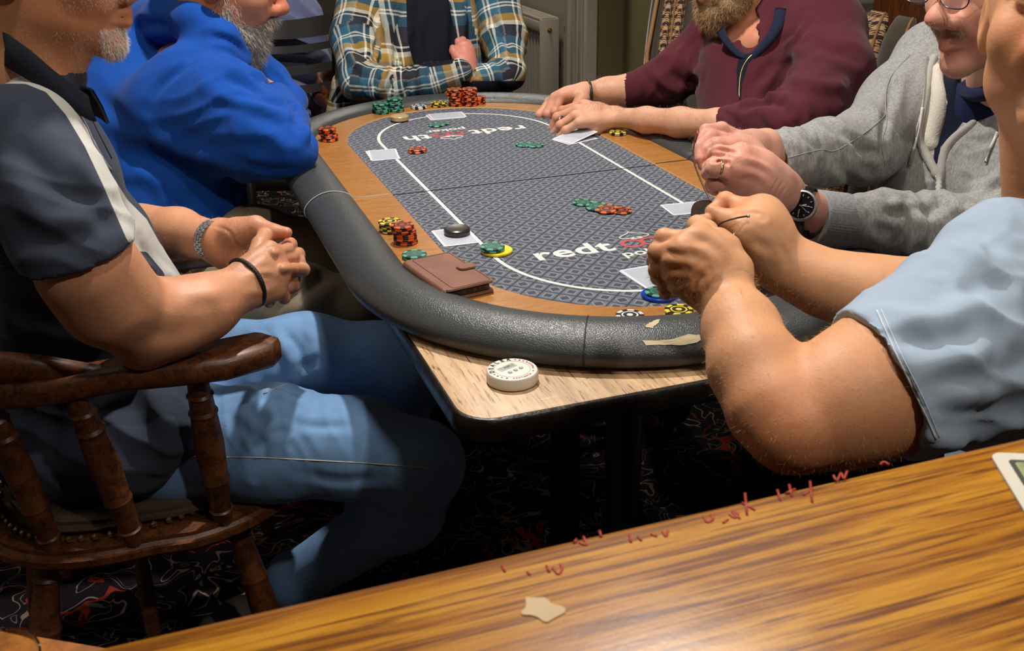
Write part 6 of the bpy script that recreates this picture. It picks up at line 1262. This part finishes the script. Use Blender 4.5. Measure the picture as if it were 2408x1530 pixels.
V = [p for p in pl]+[p+CF*.0018 for p in pl]; n = 28; mk('lens', V, [tuple(range(n)), tuple(range(n, 2*n))[::-1]]+[(i, (i+1) % n, n+(i+1) % n, n+i) for i in range(n)], M('tinted_lens', H('#5f5853'), .08, trans=.65), eg, False); V, F = tube_data(pl, .0006, 5, True); mk('lens_rim', V, F, mTor, eg)
# ---------------------------------------------------------------- fluted bench (settle) on the right
mVel = M('olive_brown_velvet', H('#352c1a'), .85, var=.2, vs=20, sheen=.3); mPip = M('tan_piping', H('#8a5f35'), .7)
bn = thing('bench', (1.15, .35, 0), 'channel-backed bench with houndstooth and olive rolls behind the maroon and grey tops', 'bench')
def roll(p0, p1, h, z0, k, name='back_roll'):      # one upright upholstered channel between two floor points
    p0 = np.array(p0); p1 = np.array(p1); d = p1-p0; w_ = np.linalg.norm(d); d /= w_; n_ = np.array([-d[1], d[0]]); n_ = n_ if n_[0] < 0 else -n_; V = []; F = []; na = 9; zs = [z0]+[z0+(h-z0)*t for t in (.3, .6, .8, .9, .96, .99, 1.0)]
    for i, z in enumerate(zs):
        t = (z-z0)/(h-z0); sh = math.sqrt(max(0, 1-max(0, (t-.80)/.20)**2)) if t < 1 else .05
        for j in range(na+1):
            a = math.pi*j/na; u = -math.cos(a)*.5*w_*(.6+.4*sh); v = math.sin(a)*.055*sh; lean = (z-z0)*-.12; q = (p0+p1)/2+d*u+n_*(v+lean); V.append((q[0], q[1], z))
    m_ = na+1
    for i in range(len(zs)-1):
        for j in range(na): F.append((i*m_+j, i*m_+j+1, (i+1)*m_+j+1, (i+1)*m_+j))
    F.append(tuple((len(zs)-1)*m_+j for j in range(m_)))
    # back face
    F += [(i*m_+na, i*m_, (i+1)*m_, (i+1)*m_+na) for i in range(len(zs)-1)]
    mk(name, V, F, k, bn); 
    for j in (0,): tube('piping', [V[i*m_+2] for i in range(len(zs))], .004, mPip, bn, 6)
import itertools
pr = [(P(1530, 170, 3.15), 0), ]
y0 = -.75
for k in range(12): 
    yy = y0+k*.115; x_ = 1.10+(.10 if yy < .3 else .06 if yy < .6 else -.02)
    roll((x_, yy), (x_, yy+.112), .985 if yy < .62 else 1.26, .30, mHound if k % 2 else mVel)
box('seat_cushion', (.93, -.07, .40), (.46, 1.36, .12), mVel, bn, .03); box('plinth', (.97, -.07, .17), (.36, 1.32, .34), mPanelW, bn, .004)
# high bench end seen left of the maroon jumper
e_ = thing('bench', (.86, .95, 0), 'high-backed bench end with houndstooth stripes left of the maroon jumper', 'bench')
bn = e_
pA, pB, pC, pD = [XP(px, 60, .86)[1] for px in (1538, 1575, 1608, 1645)]
def plate(px0, px1, x, mat, name, th=.02, tilt=26):
    a0, a1 = P(px0, 0, 2.95), P(px1, 0, 2.95); b0, b1 = P(px0-tilt, 250, 2.95), P(px1-tilt, 250, 2.95); up = (a0-b0); a0 = a0+up*.45; a1 = a1+up*.45; b0 = b0-up*.25; b1 = b1-up*.25
    V = []; F = []; n = 8
    for i in range(13):
        t = i/12
        for j in range(n+1): u = j/n; q = (b0+(a0-b0)*t)*(1-u)+(b1+(a1-b1)*t)*u-CF*math.sin(math.pi*u)*th-CR*.012*math.sin(math.pi*t); V.append(q)
    for i in range(12):
        for j in range(n): F.append((i*9+j, i*9+j+1, (i+1)*9+j+1, (i+1)*9+j))
    m0 = len(V); V += [v+CF*.08 for v in V]; F += [tuple(m0+k for k in f[::-1]) for f in F]
    bd_ = [j for j in range(n+1)]+[i*9+8 for i in range(1, 13)]+[12*9+j for j in range(n-1, -1, -1)]+[i*9 for i in range(11, 0, -1)]; F += [(bd_[i], bd_[(i+1) % len(bd_)], m0+bd_[(i+1) % len(bd_)], m0+bd_[i]) for i in range(len(bd_))]
    mk(name, V, F, mat, e_)
plate(1545, 1572, 0, mVel, 'back_roll', .015); plate(1570, 1594, 0, mHound, 'back_roll', .018); plate(1594, 1600, 0, mPip, 'piping', .008); plate(1598, 1622, 0, mHound, 'back_roll', .018); plate(1621, 1720, 0, mVel, 'back_roll', .02)
a0, b0 = P(1545, 0, 2.93), P(1519, 250, 2.93); up = a0-b0; tube('edge_piping', [b0-up*.2, b0-CR*.0, (a0+b0)/2-CR*.012, a0, a0+up*.4], .006, mPip, e_, 8)
box('bench_seat', (.86, .86, .40), (.34, .30, .10), mHound, e_, .03); box('bench_plinth', (.88, .86, .17), (.30, .26, .34), mPanelW, e_, .004)
# white crumpled bag on the bench between the maroon sleeves
s = Body(); r = np.random.RandomState(4)
for k in range(9): s.ch([(1545+r.uniform(0, 60), 225+r.uniform(-6, 50), 2.72+r.uniform(-.03, .03), 16), (1555+r.uniform(0, 50), 240+r.uniform(0, 50), 2.72+r.uniform(-.03, .03), 14)], .01)
s.ch([(1585, 225, 2.72, 14), (1600, 300, 2.72, 30), (1580, 380, 2.74, 40)], .03)
V, F = s.surf(.006); N = vnorm(V, F); V = V+N*ripple(V, P(1580, 260, 2.72), .15, CU+CR, .03, .005, 3)[:, None]; o = put('carrier_bag', fast_mesh('carrier_bag', V, F, M('white_plastic_bag', H('#a8aeb5'), .5)), None); tag(o, 'crumpled white bag on the bench under the maroon sleeve', 'bag')
# ---------------------------------------------------------------- dark slatted chair and the person sitting on it, back left
dc = thing('slat_back_chair', (-.22, 1.45, 0), 'dark chair with curved horizontal back slats behind the blue hoodie man', 'chair')
mDk = M('black_stain', H('#0d0806'), .4, spec=.35)
def slat(y0, y1, h0, h1, name):
    V = []; F = []; n = 12
    for i in range(n+1):
        t = i/n; px = 560+(800-560)*t; sag = 10*math.sin(math.pi*t)
        for (yy, dd) in ((y0+(h0-y0)*t+sag, 3.20), (y1+(h1-y1)*t+sag, 3.20), (y1+(h1-y1)*t+sag, 3.225), (y0+(h0-y0)*t+sag, 3.225)): V.append(P(px, yy, dd+.03*math.sin(math.pi*t)))
    for i in range(n):
        for k in range(4): F.append((i*4+k, i*4+(k+1) % 4, (i+1)*4+(k+1) % 4, (i+1)*4+k))
    F += [(0, 1, 2, 3), (n*4+3, n*4+2, n*4+1, n*4)]; o = mk(name, V, F, mDk, dc); o.data.set_sharp_from_angle(angle=.6)
slat(48, 88, 26, 76, 'top_rail'); slat(106, 124, 90, 108, 'back_slat'); slat(152, 176, 140, 160, 'back_slat'); slat(200, 222, 186, 206, 'back_slat')
for px in (566, 792):
    a, b_ = P(px, 48, 3.21), P(px+6, 300, 3.2); tube('back_post', [b_, (a+b_)/2, a], .018, mDk, dc, 10); tube('leg', [b_, (b_[0], b_[1]+.05, .01)], .018, mDk, dc, 10)
q = P(680, 300, 3.3); box('seat', (q[0], q[1]+.2, .45), (.42, .42, .04), mDk, dc, .01, rz=-.33)
for sx_ in (-.17, .17): tube('leg', [(q[0]+sx_, q[1]+.36, .43), (q[0]+sx_, q[1]+.38, .01)], .018, mDk, dc, 10)
Lp = thing('person', (-.15, 1.75, 0), 'person in lavender-blue shirt seen from behind through the dark chair slats', 'person')
s = Body(); s.ch([(600, -60, 3.42, 90), (640, 60, 3.44, 105), (660, 200, 3.46, 105), (665, 300, 3.46, 110)], .05); s.ch([(640, -50, 3.4, 70), (700, 60, 3.42, 56), (735, 180, 3.42, 50)], .04)
V, F = s.surf(.009); N = vnorm(V, F); V = V+N*ripple(V, P(670, 150, 3.4), .2, CU+CR*.4, .06, .006, 2)[:, None]; put('shirt', fast_mesh('shirt', V, F, m_cloth('lavender_cotton', H('#6f7599'))), Lp)
b = Body(); Rl, cl, Wl = head(b, P(640, -175, 3.58), CF+CR*.2, (0, 0, 1), 1.0, neck=P(610, -80, 3.45)); hb = Body(); hb.ell(Wl((0, -.03, .045)), Rl, [.085, .096, .095], .01); V, F = hb.surf(.008); put('hair', fast_mesh('hair', V, F, m_hair('dark_hair', H('#3a2c22'), None)), Lp); b.ch([(610, -60, 3.45, 60), (650, 250, 3.46, 80)], .04); V, F = b.surf(.008); put('body', fast_mesh('body', V, F, skB, {'Col': np.ones((len(V), 3))}), Lp)
j = Body(); j.ch([(650, 330, 3.46, 110), (640, 330, 3.8, 80)], .05); V, F = j.surf(.012); put('trousers', fast_mesh('trousers', V, F, m_cloth('dark_cotton4', H('#17191e'))), Lp)
# pale hand at the left of the plaid shirt
# far wooden chair post right of slatted chair belongs to the plaid player's chair
bpy.context.view_layer.update()
